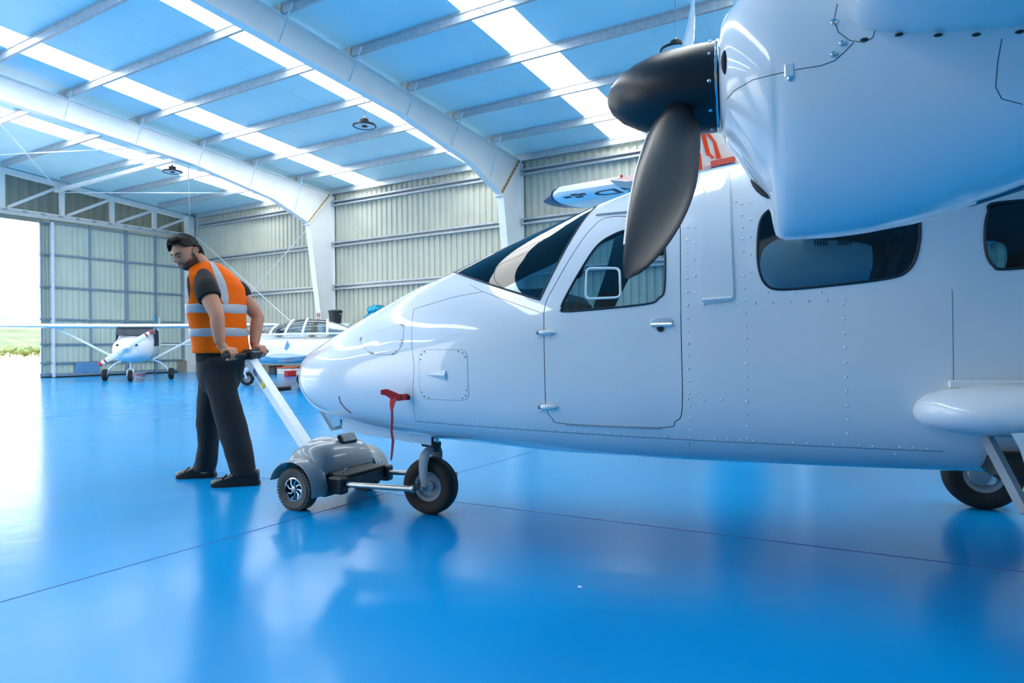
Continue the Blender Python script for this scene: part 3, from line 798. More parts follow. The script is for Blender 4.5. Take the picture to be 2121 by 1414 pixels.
# rivets
rv = MB()
def rivet_row(px, step):
    pts = uw(px)
    for a, b in zip(pts[:-1], pts[1:]):
        a, b = V(a), V(b); k = max(1, int((b-a).length/step))
        for j in range(k):
            q0 = a.lerp(b, j/k); q, nn = on_side(q0.x, q0.y); rv.lathe([(0.0055, -0.001), (0.0048, 0.0022), (0.001, 0.0036)], q, nn, 7)
rivet_row([(870, 868), (1150, 890), (1430, 906), (1700, 919), (1950, 930)], 0.048)
rivet_row([(1424, 470), (1424, 660), (1428, 840), (1436, 935)], 0.052)
rivet_row([(1440, 470), (1440, 640)], 0.07)
rivet_row([(1536, 400), (1545, 700), (1549, 930)], 0.052)
rivet_row([(1554, 420), (1556, 600)], 0.075)
rivet_row([(1746, 630), (1752, 780), (1755, 925)], 0.055)
rivet_row([(1425, 632), (1600, 626), (1790, 618)], 0.06)
rivet_row([(1425, 826), (1530, 828)], 0.055)
rivet_row([(1590, 606), (1700, 606), (1800, 598)], 0.09)
rivet_row([(1855, 940), (1858, 958)], 0.03); rivet_row([(1525, 418), (1568, 422)], 0.06)
rivet_row([(880, 884), (1150, 905), (1430, 922)], 0.16)
tag(rv.build('skin_rivets', M_paint, ac, ang=60), kind='stuff')
# chine strip along the belly
skin_line(uw([(860, 872), (1150, 894), (1430, 911), (1700, 924), (1955, 935)]), 'belly_seam', M_seam, 0.0014, 0.0)

# ---- wing, nacelles, propellers, tail
def airfoil(c, th, n=14):
    xs = [0.5*(1-math.cos(math.pi*i/n)) for i in range(n+1)]
    yt = [5*th*(0.2969*math.sqrt(x)-0.1260*x-0.3516*x*x+0.2843*x**3-0.1036*x**4) for x in xs]
    return [(x*c, y*c*1.15) for x, y in zip(xs, yt)]+[(x*c, -y*c*0.75) for x, y in list(zip(xs, yt))[-2:0:-1]]
def wing_mesh(stations):
    """stations: (y, leading edge x, z, chord, thickness ratio)"""
    return MB().loft([[V((le+px, y, z+pz)) for px, pz in airfoil(c, th)] for y, le, z, c, th in stations])
wz = 1.69
wing_mesh([(-5.2, 2.25, wz+0.14, 0.85, 0.14), (-4.9, 2.15, wz+0.13, 0.98, 0.15), (-2.6, 2.04, wz+0.04, 1.25, 0.16), (0, 2.03, wz, 1.25, 0.16), (2.6, 2.04, wz+0.04, 1.25, 0.16), (4.9, 2.15, wz+0.13, 0.98, 0.15), (5.2, 2.25, wz+0.14, 0.85, 0.14)]).build('wing', M_paint, ac)
NAC = [ # u, bottom, top, half width, widest height, upper power, lower power
 (1.738, 1.572, 1.838, 0.128, 1.70, 2.0, 2.0), (1.746, 1.545, 1.862, 0.165, 1.70, 2.1, 2.1), (1.775, 1.500, 1.895, 0.205, 1.70, 2.2, 2.2),
 (1.82, 1.420, 1.930, 0.235, 1.69, 2.3, 2.2), (1.862, 1.345, 1.955, 0.252, 1.68, 2.4, 2.1), (1.875, 1.275, 1.962, 0.256, 1.68, 2.4, 1.8), (1.90, 1.258, 1.97, 0.262, 1.67, 2.5, 1.9),
 (2.0, 1.258, 1.99, 0.275, 1.66, 2.5, 2.1), (2.2, 1.280, 2.00, 0.28, 1.66, 2.5, 2.3), (2.45, 1.350, 1.99, 0.275, 1.67, 2.5, 2.4), (2.8, 1.450, 1.96, 0.24, 1.70, 2.3, 2.2),
 (3.2, 1.580, 1.90, 0.17, 1.74, 2.1, 2.0), (3.6, 1.740, 1.82, 0.03, 1.78, 2.0, 2.0)]
def nac_ring(u, cy, n=48):
    b, t, hw, wm, nu, nl = interp(NAC, u); ring = []
    for j in range(n):
        a = 2*math.pi*(j+0.5)/n; ca, sa = math.cos(a), math.sin(a)
        p = nu if sa > 0 else nl; hh = (t-wm) if sa > 0 else (wm-b)
        ring.append(V((u, cy+math.copysign(abs(ca)**(2/p), ca)*hw, wm+math.copysign(abs(sa)**(2/p), sa)*hh)))
    return ring
nus = [1.738, 1.741, 1.746, 1.755, 1.765, 1.78, 1.80, 1.82, 1.84, 1.855, 1.864, 1.870, 1.875, 1.885, 1.90, 1.93, 1.97, 2.02, 2.1, 2.2, 2.3, 2.4, 2.5, 2.65, 2.8, 3.0, 3.2, 3.4, 3.6]
def nacelle(cy):
    mb = MB(); mb.loft([nac_ring(u, cy) for u in nus])
    o = mb.build('engine_nacelle', M_paint, ac, ang=60)
    s = -1 if cy < 0 else 1
    bm = bmesh.new(); bm.from_mesh(o.data); bmesh.ops.triangulate(bm, faces=bm.faces); bv = BVHTree.FromBMesh(bm); bm.free()
    return o, bv
ENG = 1.60
nacL, NAC_BVH = nacelle(-ENG); nacR, _nb = nacelle(ENG)
def nhit(x, y):
    d = (AC_I.to_3x3() @ ray(x, y)).normalized(); loc, nrm, i, dist = NAC_BVH.ray_cast(EYE_L, d)
    if loc is None: loc, nrm, i, dist = NAC_BVH.find_nearest(EYE_L+d*2.0)
    return loc, nrm
def nline(px, name, m, r, off=0.0, k=8):
    pts = []
    for a, b in zip(px[:-1], px[1:]):
        for j in range(k): pts.append((a[0]+(b[0]-a[0])*j/k, a[1]+(b[1]-a[1])*j/k))
    pts.append(px[-1]); out = []
    for x, y in pts:
        q, nn = nhit(x, y); out.append(q+nn*off)
    return MB().tube(out, r, 5).build(name, m, nacL)
nline([(1506, 205), (1520, 188), (1560, 165), (1600, 155), (1650, 144), (1700, 136), (1730, 125), (1752, 105), (1768, 88)], 'cowling_seam', M_seam, 0.0011)
nline([(1734, 8), (1728, 40), (1736, 66), (1760, 84), (1790, 88), (1808, 78), (1812, 64)], 'fairing_seam', M_seam, 0.001)
nline([(2075, 80), (2066, 130), (2062, 180), (2075, 205), (2118, 216)], 'panel_seam', M_seam, 0.001)
q, nn = nhit(1635, 146)
lt = MB().bbox((0, 0, 0), (0.022, 0.006, 0.034), 0.006).build('cowling_latch', M_paint, nacL); lt.location = q+nn*0.002
q, nn = nhit(1636, 163); MB().lathe([(0.006, 0), (0.006, 0.006), (0.003, 0.008)], q, nn, 14).build('latch_screw', M_chrome, nacL)
for x, y in ((1727, 46), (1745, 90), (1727, 113)):
    q, nn = nhit(x, y); MB().lathe([(0.008, 0), (0.007, 0.004), (0.002, 0.006)], q, nn, 14).build('cowling_screw', M_chrome, nacL)
for x, y in ((1790, 82), (1862, 72), (1943, 73), (2022, 72), (2112, 66)):
    q, nn = nhit(x, y); MB().ball(q, 1, 12, 6, (0.009, 0.006, 0.004)).build('joint_screw', M_bolt, nacL)
for pts, nm, hw_ in (([(1501, 104), (1500, 128), (1502, 154)], 'side_intake', 0.010), ([(1556, 372), (1574, 391), (1594, 410)], 'chin_intake', 0.012)):
    ps = [nhit(*p)[0] for p in pts]
    MB().tube([ps[0].lerp(ps[-1], t) for t in (0, 0.08, 0.25, 0.5, 0.75, 0.92, 1)], [0.002, hw_*0.5, hw_*0.85, hw_, hw_*0.85, hw_*0.5, 0.002], 10).build(nm, M_dark, nacL)
nline([(2024, 418), (2070, 404), (2121, 384)], 'exhaust_slot', mat('slot_grey', (70, 100, 120), 0.6), 0.006, 0.0)
# louvres on the inboard side of the far nacelle
for x0 in (2.18, 2.32):
    for k in range(5):
        MB().box((x0+k*0.018, ENG-0.279, 1.66), (0.008, 0.012, 0.10)).build('louvre', M_bolt, nacR, ang=None)
def propeller(cy, root_dir, pitch_lo, pitch_hi, white_far):
    hub = V((1.615, cy, 1.70))
    sp = [(0.1225, 0.115), (0.122, 0.06), (0.119, 0.0), (0.110, -0.06), (0.094, -0.11), (0.070, -0.155), (0.042, -0.185), (0.02, -0.197), (0.0005, -0.201)]
    s_ = MB().lathe(sp, hub, (1, 0, 0), 40).build('spinner', M_prop, ac, ang=50)
    MB().lathe([(0.124, 0.112), (0.1265, 0.114), (0.1265, 0.119), (0.06, 0.121)], hub, (1, 0, 0), 40).build('spinner_backplate', M_chrome, s_)
    for k in range(10):
        a = 2*math.pi*(k+0.3)/10; e = V((0, math.cos(a), math.sin(a)))
        MB().lathe([(0.0055, 0), (0.005, 0.003), (0.001, 0.005)], hub+e*0.1215+V((0.098, 0, 0)), e, 10).build('spinner_screw', M_chrome, s_)
    for sgn, tw0, tw1 in ((1, *pitch_lo), (-1, *pitch_hi)):
        e = V((0, root_dir[0]*sgn, root_dir[1]*sgn)).normalized(); t = V((1, 0, 0)).cross(e)
        tab = [(0.06, 0.052, 0.052), (0.11, 0.075, 0.05), (0.16, 0.112, 0.034), (0.24, 0.148, 0.024), (0.36, 0.162, 0.019), (0.46, 0.166, 0.015), (0.55, 0.158, 0.013), (0.64, 0.139, 0.011), (0.72, 0.112, 0.009), (0.79, 0.078, 0.006), (0.84, 0.044, 0.004), (0.868, 0.008, 0.002)]
        rings = []
        for i in range(34):
            r_ = 0.06+(0.868-0.06)*i/33; c, th = interp(tab, r_); c *= 0.88 if sgn > 0 else 1.0; f_ = (r_-0.06)/0.81
            a = R(tw0+(tw1-tw0)*f_)
            cd = V((1, 0, 0))*math.cos(a)+t*math.sin(a); nd = cd.cross(e)
            sweep = 0.014-0.012*f_**2-(max(0.0, 0.0726-c/2)*0.55 if r_ > 0.46 else 0.0) if sgn > 0 else 0.0
            ring = []
            for j in range(16):
                q = 2*math.pi*j/16; ring.append(hub+e*r_+V((sweep, 0, 0))+cd*(c/2*math.cos(q))+nd*(th/2*math.sin(q)))
            rings.append(ring)
        mb = MB(); mb.loft(rings)
        if sgn < 0 and white_far:
            mb.m = [1]*len(mb.m)
        o = mb.build('propeller_blade', [M_prop, M_paint], ac, ang=60)
        if sgn > 0:
            MB().tube([r[8].lerp(r[9], 0.0) for r in rings[8:30]], 0.0022, 6).build('leading_edge_guard', mat('edge_guard', (214, 208, 206), 0.35, metal=0.4), o)
propeller(-ENG, (-0.735, -0.678), (8, 24), (52, 84), True)
propeller(ENG, (-0.99, -0.12), (8, 24), (8, 24), False)
# tail, mostly behind the picture edge
wing_mesh([(-1.1, 6.1, 1.62, 0.7, 0.1), (0, 5.95, 1.62, 0.85, 0.1), (1.1, 6.1, 1.62, 0.7, 0.1)]).build('stabilator', M_paint, ac)
MB().loft([[V((x0+px, pz, z)) for px, pz in airfoil(c, 0.09)] for z, x0, c in ((1.55, 5.3, 1.45), (2.1, 5.8, 0.95), (2.7, 6.2, 0.6))]).build('fin', M_paint, ac)

# ---- landing gear
def wheel(mb_t, mb_r, c, axis, rad, wid, n=36):
    ax = V(axis).normalized(); w = wid/2
    prof = [(rad*0.50, -w*0.62), (rad*0.60, -w*0.80), (rad*0.78, -w), (rad*0.92, -w*0.85), (rad*0.985, -w*0.5), (rad*0.972, -w*0.44), (rad*0.972, -w*0.40), (rad*0.998, -w*0.34), (rad*0.985, -w*0.10), (rad*0.985, -w*0.04)]
    prof = prof+[(r_, -h) for r_, h in reversed(prof)]
    mb_t.lathe(prof+prof[:1], c, ax, n, caps=False)
    mb_r.lathe([(0.001, -w*0.30), (rad*0.16, -w*0.34), (rad*0.18, -w*0.15), (rad*0.38, -w*0.2), (rad*0.42, -w*0.55), (rad*0.52, -w*0.66), (rad*0.53, 0), (rad*0.52, w*0.66), (rad*0.42, w*0.55), (rad*0.38, w*0.2), (rad*0.18, w*0.15), (rad*0.16, w*0.34), (0.001, w*0.30)], c, ax, n)
NWR = 0.166
t_, r_m = MB(), MB(); wheel(t_, r_m, (0, 0, NWR), (0, 1, 0), NWR, 0.125)
nwt = t_.build('nose_tyre', M_rubberb, ac, ang=50); r_m.build('nose_wheel_rim', M_greyp, nwt, ang=40)
fk = MB()
for s in (-1, 1):
    fk.tube([(0.015, s*0.02, 0.395), (0.012, s*0.06, 0.375), (0.0, s*0.083, 0.335), (-0.005, s*0.086, 0.25), (0.0, s*0.082, NWR)], [0.024, 0.032, 0.036, 0.030, 0.022], 10, squash=0.32, side=(1, 0, 0), smooth=3)
    fk.lathe([(0.022, 0), (0.022, 0.02), (0.012, 0.024), (0.012, 0.05)], (0, s*0.07, NWR), (0, s, 0), 14)
fork = fk.build('nose_fork', M_greyp, ac, ang=50)
MB().tube([(0.03, 0, 0.38), (0.055, 0, 0.62)], 0.021, 14).build('oleo_strut', M_chrome, ac)
MB().tube([(0.02, 0, 0.375), (0.033, 0, 0.425)], [0.042, 0.036], 14).bbox((-0.02, 0, 0.41), (0.05, 0.07, 0.03), 0.008).build('steering_collar', M_bolt, ac)
MB().bbox((-0.02, -0.01, 0.50), (0.06, 0.09, 0.16), 0.01).bbox((0.12, 0, 0.49), (0.07, 0.03, 0.10), 0.01).build('gear_bracket', mat('bracket_navy', (40, 60, 86), 0.5), ac)
# long nose-gear door hanging under the nose, near side, and its twin
def dpt(x, y, v):
    d = AC_I.to_3x3() @ ray(x, y); t = (-v-EYE_L.y)/d.y; return EYE_L + d*t
for v in (0.13, -0.13):
    pl = [dpt(x, y, v) for x, y in ((709, 862), (760, 873), (893, 893), (893, 922), (709, 892))]
    MB().add([p+V((0, 0.004, 0)) for p in pl]+[p-V((0, 0.004, 0)) for p in pl], [(0, 1, 2, 3, 4), (9, 8, 7, 6, 5)]+[(i, i+5, (i+1) % 5+5, (i+1) % 5) for i in range(5)]).build('nose_gear_door', M_paint, ac, ang=None)
sc = MB()
for x, y in ((747, 878), (760, 880), (788, 884), (851, 893), (864, 895)): sc.lathe([(0.003, 0), (0.003, 0.003)], dpt(x, y, 0.134), (0, -1, 0), 8)
tag(sc.build('door_screws', M_bolt, ac), kind='stuff')
# landing light bracket ahead of the door
pl = [dpt(x, y, 0.10) for x, y in ((656, 832), (664, 856), (686, 892), (710, 886), (708, 864), (698, 850), (676, 842))]
MB().add([p for p in pl]+[p+V((0, 0.15, 0)) for p in pl], [tuple(range(7)), tuple(range(13, 6, -1))]+[(i, i+7, (i+1) % 7+7, (i+1) % 7) for i in range(7)]).build('landing_light_box', mat('light_box_grey', (150, 156, 160), 0.4, metal=0.4), ac, ang=None)
pl = [dpt(x, y, 0.112) for x, y in ((672, 856), (690, 885), (706, 880), (703, 862), (694, 854))]
MB().add(pl+[p+V((0, 0.01, 0)) for p in pl], [tuple(range(5)), tuple(range(9, 4, -1))]+[(i, i+5, (i+1) % 5+5, (i+1) % 5) for i in range(5)]).build('light_reflector', M_chrome, ac, ang=None)
# sponson fairing, main legs, drag struts, main wheels
for s in (-1, 1):
    rings = []
    for u, hv, hz, cz in ((2.385, 0.01, 0.01, 0.705), (2.395, 0.05, 0.035, 0.705), (2.425, 0.11, 0.062, 0.708), (2.48, 0.17, 0.082, 0.710), (2.57, 0.22, 0.094, 0.712), (2.70, 0.25, 0.098, 0.714), (2.95, 0.26, 0.096, 0.716), (3.3, 0.24, 0.085, 0.72), (3.7, 0.12, 0.05, 0.74), (3.9, 0.02, 0.02, 0.75)):
        rings.append([V((u, s*(0.58+hv*0.85*math.cos(2*math.pi*j/28)), cz+hz*math.sin(2*math.pi*j/28))) for j in range(28)])
    sp_ = MB().loft(rings).build('wheel_sponson', M_paint, ac, ang=60)
    MB().bbox((2.75, s*0.60, 0.812), (0.5, 0.02, 0.03), 0.006).build('sponson_strip', M_paint, sp_)
    leg = MB()
    leg.tube([(2.82, s*0.76, 0.66), (2.86, s*0.84, 0.50), (2.93, s*0.91, 0.33), (3.03, s*0.95, 0.20)], [0.05, 0.05, 0.045, 0.04], 10, squash=0.5, smooth=4)
    leg.lathe([(0.03, 0), (0.03, 0.16)], (3.03, s*0.90, 0.195), (0, s, 0), 14)
    leg.build('main_leg', mat('leg_white', (226, 232, 236), 0.4), ac, ang=50)
    dsx = MB().beam((2.615, s*0.62, 0.62), (2.70, s*0.74, 0.37), 0.028, 0.034)
    dsx.build('drag_strut', M_greyp, ac, ang=None)
    tr = MB()
    for k in range(8):
        a = R(200+k*20); tr.torus((2.74+0.035*math.cos(a), s*0.755, 0.36+0.045*math.sin(a)), (0, 1, 0), 0.008, 0.004, 10, 6)
    tr.tube([(2.70, s*0.755, 0.40) if k == 0 else (2.74+0.04*math.cos(R(180+k*20)), s*0.755, 0.36+0.05*math.sin(R(180+k*20))) for k in range(9)], 0.008, 6)
    tr.build('link_bracket', M_steel, ac)
    dp = [(2.62, 0.655), (2.95, 0.68), (2.98, 0.30), (2.84, 0.26), (2.74, 0.34), (2.68, 0.46), (2.645, 0.60)]
    MB().prism(dp, lambda p, d: V((p[0]+0.02, s*(0.80+d), p[1])), 0, 0.012).build('leg_fairing', M_paint, ac, ang=None)
    t_, r_m = MB(), MB(); wheel(t_, r_m, (3.03, s*1.057, 0.205), (0, 1, 0), 0.205, 0.155)
    mt_ = t_.build('main_tyre', M_rubber, ac, ang=50); r_m.build('main_wheel_rim', M_greyp, mt_, ang=40)
    MB().lathe([(0.055, 0), (0.055, 0.04), (0.03, 0.045)], (2.98, s*0.93, 0.22), (0, -s, 0), 20).build('brake_disc', M_greyp, mt_)
    MB().bbox((2.72, s*0.48, 0.50), (0.14, 0.2, 0.1), 0.02).build('gear_well_frame', M_bolt, ac)
# cabin: seats, panel, centre pillar seen through the glass
M_seat = mat('seat_grey', (70, 78, 86), 0.8, var=0.15, scale=12)
for u, v in ((1.35, 0.27), (1.35, -0.27), (2.15, 0.27), (2.15, -0.27)):
    MB().bbox((u, v, 0.86), (0.44, 0.42, 0.14), 0.05).bbox((u+0.24, v, 1.12), (0.12, 0.42, 0.55), 0.05, rot=MX.Rotation(R(14), 3, 'Y')).bbox((u+0.33, v, 1.45), (0.08, 0.2, 0.14), 0.03).build('cabin_seat', M_seat, ac)
MB().bbox((0.78, 0, 1.16), (0.22, 0.86, 0.20), 0.05).build('instrument_panel', mat('panel_black', (20, 26, 34), 0.6), ac)
for s_y in (-0.27, 0.27): MB().tube([(1.05, s_y, 1.0), (0.95, s_y, 1.12), (0.93, s_y*1.2, 1.20)], 0.014, 8).build('control_column', M_black, ac)
MB().bbox((1.85, 0, 1.70), (0.9, 0.6, 0.02), 0.005).build('headliner', mat('headliner_grey', (96, 104, 110), 0.9), ac)
hs = MB().ball((0.98, -0.30, 1.36), 1, 14, 8, (0.03, 0.06, 0.05)).build('headset', M_black, ac)
# pitot cover with its streamer
q, nn = on_side(*uw([(842, 822)])[0])
pc = empty('pitot_cover', AC_M @ q); tag(pc, 'red pitot cover with long hanging red streamer on the aircraft nose', 'cover')
pc.rotation_euler = (0, 0, math.atan2(AFT.y, AFT.x))
def ll(x, y, off): 
    d = AC_I.to_3x3() @ ray(x, y); t = (q.y-off-EYE_L.y)/d.y; return EYE_L + d*t - q
MB().tube([V((0.02, 0.02, 0)), ll(838, 822, 0.02), ll(826, 823, 0.06)], [0.016, 0.017, 0.013], 8).build('pitot_sock', M_black, pc)
def ribbon(px, w, off0, off1, name, m):
    rows = []; n = len(px)
    for i, (x, y) in enumerate(px):
        o_ = off0+(off1-off0)*i/(n-1); p = ll(x, y, o_)
        a = ll(px[min(i+1, n-1)][0], px[min(i+1, n-1)][1], o_); b = ll(px[max(i-1, 0)][0], px[max(i-1, 0)][1], o_)
        d = (a-b).normalized(); s = d.cross(V((0, 1, 0))).normalized(); ww = w[i]/2
        rows.append([p-s*ww-V((0, 0.002, 0)), p+s*ww-V((0, 0.002, 0)), p+s*ww+V((0, 0.003, 0)), p-s*ww+V((0, 0.003, 0))])
    return MB().loft(rows).build(name, m, pc, ang=50)
ribbon([(842, 822), (826, 823), (812, 818), (800, 812), (789, 812)], [0.028, 0.036, 0.040, 0.034, 0.024], 0.05, 0.09, 'cover_flap', M_red)
ribbon([(816, 822), (812, 836), (811, 850)], [0.036, 0.028, 0.012], 0.065, 0.08, 'cover_fold', M_red)
ribbon([(812, 846), (812, 870), (811, 895), (814, 912), (812, 935), (810, 953)], [0.010, 0.012, 0.011, 0.013, 0.011, 0.006], 0.075, 0.075, 'streamer', M_redd)
# ------------------------------------------------------------------ battery tug under the nose wheel
TG = V((3.18, 3.315, 0)); tl = V((3.496-2.864, 3.338-3.283, 0)).normalized()      # axle direction, away from the camera
tug = empty('aircraft_tug', TG, math.atan2(tl.y, tl.x)); tag(tug, 'grey battery aircraft tug with two wheels and white tow shaft on the nose wheel', 'tug')
TM = MX.Translation(TG) @ MX.Rotation(math.atan2(tl.y, tl.x), 4, 'Z'); TI = TM.inverted()
# local: x along the axle (away), y towards the door, -y towards the nose wheel, z up
M_tug = mat('tug_grey_gloss', (150, 154, 157), 0.28, coat=0.4, var=0.05, scale=5)
WR = 0.128
for s in (-1, 1):
    tb, rb = MB(), MB(); w = 0.045; cx_ = s*0.315
    tb.lathe([(0.07, -w*0.7), (0.09, -w*0.95), (0.112, -w), (0.123, -w*0.8), (0.126, -w*0.4), (0.126, w*0.4), (0.123, w*0.8), (0.112, w), (0.09, w*0.95), (0.07, w*0.7), (0.07, -w*0.7)], (cx_, 0, WR), (1, 0, 0), 48, caps=False)
    ty = tb.build('tug_tyre', mat('tug_tyre_grey', (92, 86, 80), 0.8, var=0.2, scale=12), tug, ang=40)
    lug = MB()
    for k in range(40):
        a = 2*math.pi*k/40
        for dx in (-0.03, -0.01, 0.012, 0.032):
            a2 = a+(dx*40 % 1)*0.07; e = V((0, math.cos(a2), math.sin(a2)))
            lug.box(V((cx_+dx, 0, WR))+e*0.1265, (0.015, 0.010, 0.012), rot=MX.Rotation(a2, 3, 'X'))
    tag(lug.build('tyre_lugs', MATS['tug_tyre_grey'], ty, ang=None), kind='stuff')
    rb.lathe([(0.071, -s*0.03), (0.071, s*0.034), (0.064, s*0.036), (0.060, s*0.010), (0.060, -s*0.03)], (cx_, 0, WR), (1, 0, 0), 32, caps=False)
    rim = rb.build('tug_rim', M_chrome, ty)
    MB().lathe([(0.001, s*0.004), (0.06, s*0.004), (0.06, s*0.0)], (cx_, 0, WR), (1, 0, 0), 24).build('rim_recess', M_black, ty)
    for k in range(8):
        a = 2*math.pi*k/8; e = V((0, math.cos(a), math.sin(a))); e2 = V((0, math.cos(a+0.35), math.sin(a+0.35)))
        c0 = V((cx_+s*0.022, 0, WR)); MB().tube([c0+e*0.016, c0+e*0.04, c0+e2*0.063], [0.006, 0.005, 0.006], 6).build('spoke', M_chrome, rim)
    MB().lathe([(0.018, 0), (0.018, s*0.034), (0.008, s*0.036)], (cx_, 0, WR), (1, 0, 0), 14).build('hub_cap', M_steel, rim)
    # mudguard
    rings = []
    for k in range(15):
        a = R(-12+k*12.5); rr = 0.165; c, sn = math.cos(a), math.sin(a)
        rings.append([V((cx_-s*0.07, -c*rr, WR+sn*rr)), V((cx_-s*0.07, -c*(rr+0.012), WR+sn*(rr+0.012))), V((cx_+s*0.055, -c*(rr+0.012), WR+sn*(rr+0.012))), V((cx_+s*0.062, -c*(rr+0.004), WR+sn*(rr+0.004))), V((cx_+s*0.055, -c*rr, WR+sn*rr))])
    MB().loft(rings).build('mudguard', M_tug, tug, ang=50)
# body shell: side profile lofted across the width
prof = [(-0.145, 0.205), (-0.150, 0.245), (-0.140, 0.285), (-0.115, 0.320), (-0.085, 0.352), (-0.045, 0.374), (0.01, 0.382), (0.07, 0.372), (0.12, 0.34), (0.155, 0.285), (0.165, 0.22), (0.14, 0.19)]
rings = []
for x, sc, dz in ((-0.262, 0.78, -0.055), (-0.255, 0.88, -0.03), (-0.235, 0.95, -0.012), (-0.19, 1.0, 0.0), (0.0, 1.02, 0.006), (0.19, 1.0, 0.0), (0.235, 0.95, -0.012), (0.255, 0.88, -0.03), (0.262, 0.78, -0.055)):
    rings.append([V((x, y*sc, 0.19+(z-0.19)*sc+dz*(z-0.19)/0.19)) for y, z in prof])
body = MB().loft(rings).build('body_shell', M_tug, tug, ang=50)
# raised mount at the shaft foot, control pad, warning label
MB().ball((-0.02, 0.05, 0.372), 1, 18, 8, (0.10, 0.09, 0.03)).build('shaft_mount', M_tug, tug)
MB().bbox((0, -0.03, 0.185), (0.42, 0.30, 0.06), 0.01).build('under_frame', M_black, tug)
kp = MB().bbox((0, 0, 0), (0.16, 0.03, 0.075), 0.012).build('control_pad', M_black, tug); kp.location = (0.07, -0.065, 0.385); kp.rotation_euler = (R(-32), 0, 0)
MB().bbox((0, -0.013, 0.0), (0.125, 0.006, 0.05), 0.003).build('pad_face', mat('pad_face_grey', (120, 128, 132), 0.4), kp)
kk = MB()
for i in range(5):
    for j in range(3): kk.bbox((-0.046+i*0.023, -0.017, -0.016+j*0.016), (0.012, 0.004, 0.008), 0.001)
tag(kk.build('pad_keys', mat('pad_key_pale', (204, 208, 206), 0.5), kp), kind='stuff')
MB().bbox((0.16, -0.02, 0.378), (0.06, 0.05, 0.004), 0.001).build('yellow_label', mat('label_yellow', (222, 214, 90), 0.5), tug)
for k in range(3):
    x = -0.2+k*0.016; MB().tube([(x, -0.02, 0.374), (x+0.008, -0.06, 0.36), (x-0.004, -0.09, 0.335)], 0.003, 6, smooth=3).build('body_rib', M_tug, body)
# chassis, clamp box, forks
MB().bbox((0, -0.19, 0.155), (0.42, 0.16, 0.07), 0.008).build('chassis', M_black, tug)
MB().bbox((0, -0.225, 0.20), (0.40, 0.10, 0.014), 0.003).build('chassis_lid', mat('scuffed_black', (46, 46, 46), 0.6, var=0.35, scale=9), tug)
MB().bbox((-0.225, -0.24, 0.15), (0.07, 0.11, 0.10), 0.01).build('clamp_block', M_black, tug)
MB().bbox((0.225, -0.24, 0.15), (0.07, 0.11, 0.10), 0.01).build('clamp_block', M_black, tug)
for x in (-0.17, 0.17): MB().torus((x, -0.25, 0.225), (0, 1, 0.2), 0.016, 0.0025, 18, 6).build('pull_ring', M_chrome, tug)
MB().tube([(-0.3, 0, WR), (0.3, 0, WR)], 0.014, 10).build('axle', M_black, tug)
MB().bbox((-0.20, -0.10, 0.10), (0.14, 0.16, 0.05), 0.02).build('motor_cover', mat('motor_blue_grey', (70, 84, 100), 0.5), tug)
ax_l = TI @ (AC_M @ V((0, 0, NWR)))
for s in (-1, 1):
    x = s*0.215
    MB().tube([(x, -0.28, 0.155), (x+s*0.01, ax_l.y+0.02, ax_l.z+0.005)], 0.0165, 14).build('fork_rod', M_steel, tug)
    e = V((x+s*0.01, ax_l.y+0.02, ax_l.z+0.005))
    MB().lathe([(0.021, -0.012), (0.024, 0.0), (0.021, 0.012), (0.012, 0.013)], e-V((0, 0.0, 0)), (0, -1, 0), 16).build('rod_end', M_steel, tug)
    MB().tube([e+V((0, 0.035, 0)), e+V((-s*0.05, 0.03, 0.012)), V((ax_l.x+s*0.105, ax_l.y, ax_l.z))], [0.010, 0.013, 0.011], 10).build('axle_hook', M_bolt, tug)
# white shaft and T handle
SB = TI @ at(632, 918, 4.42); ST = TI @ at(519, 745, 4.97)
sd = (ST-SB).normalized()
MB().beam(SB-sd*0.05, ST, 0.062, 0.062, up=(0, 0, 1)).build('tow_shaft', mat('shaft_white', (236, 238, 240), 0.3, var=0.02), tug, ang=None)
MB().beam(ST-sd*0.19-V((0.033, 0, 0)), ST-sd*0.13-V((0.033, 0, 0)), 0.01, 0.03).build('shaft_sticker', mat('sticker_blue', (70, 100, 140), 0.5), tug, ang=None)
MB().beam(ST-sd*0.27-V((0.034, 0, 0)), ST-sd*0.20-V((0.034, 0, 0)), 0.006, 0.03).build('shaft_sticker', mat('sticker_grey', (150, 160, 170), 0.5), tug, ang=None)
MB().beam(ST-sd*0.33-V((0.034, 0, 0)), ST-sd*0.28-V((0.034, 0, 0)), 0.006, 0.034).build('shaft_sticker', mat('sticker_yellow', (236, 196, 50), 0.5), tug, ang=None)
MB().tube([TI @ at(572, 806, 4.78), TI @ at(602, 803, 4.78)], 0.017, 12).build('side_grip', M_black, tug)
MB().tube([TI @ at(560, 800, 4.78), TI @ at(574, 807, 4.78)], 0.010, 8).build('side_grip_stem', M_steel, tug)
HN, HF = at(461, 737, 4.70), at(552, 727, 5.28)
hd_ = (HF-HN).normalized(); HC = at(520, 735, 4.97)
MB().bbox((0, 0, 0), (0.13, 0.10, 0.062), 0.012, rot=MX.Rotation(math.atan2((TI.to_3x3() @ hd_).y, (TI.to_3x3() @ hd_).x), 3, 'Z')).build('handle_head', M_black, tug).location = TI @ HC
for a, b in ((HN, HC-hd_*0.04), (HC+hd_*0.04, HF)):
    MB().tube([TI @ a, TI @ b], 0.0165, 14).build('hand_grip', mat('grip_rubber', (26, 26, 28), 0.7, var=0.2, scale=30), tug)
MB().bbox((0, 0, 0), (0.09, 0.06, 0.012), 0.005).build('throttle_cap', mat('cap_navy', (22, 32, 52), 0.4), tug).location = TI @ (HC+V((0, 0, 0.036)))

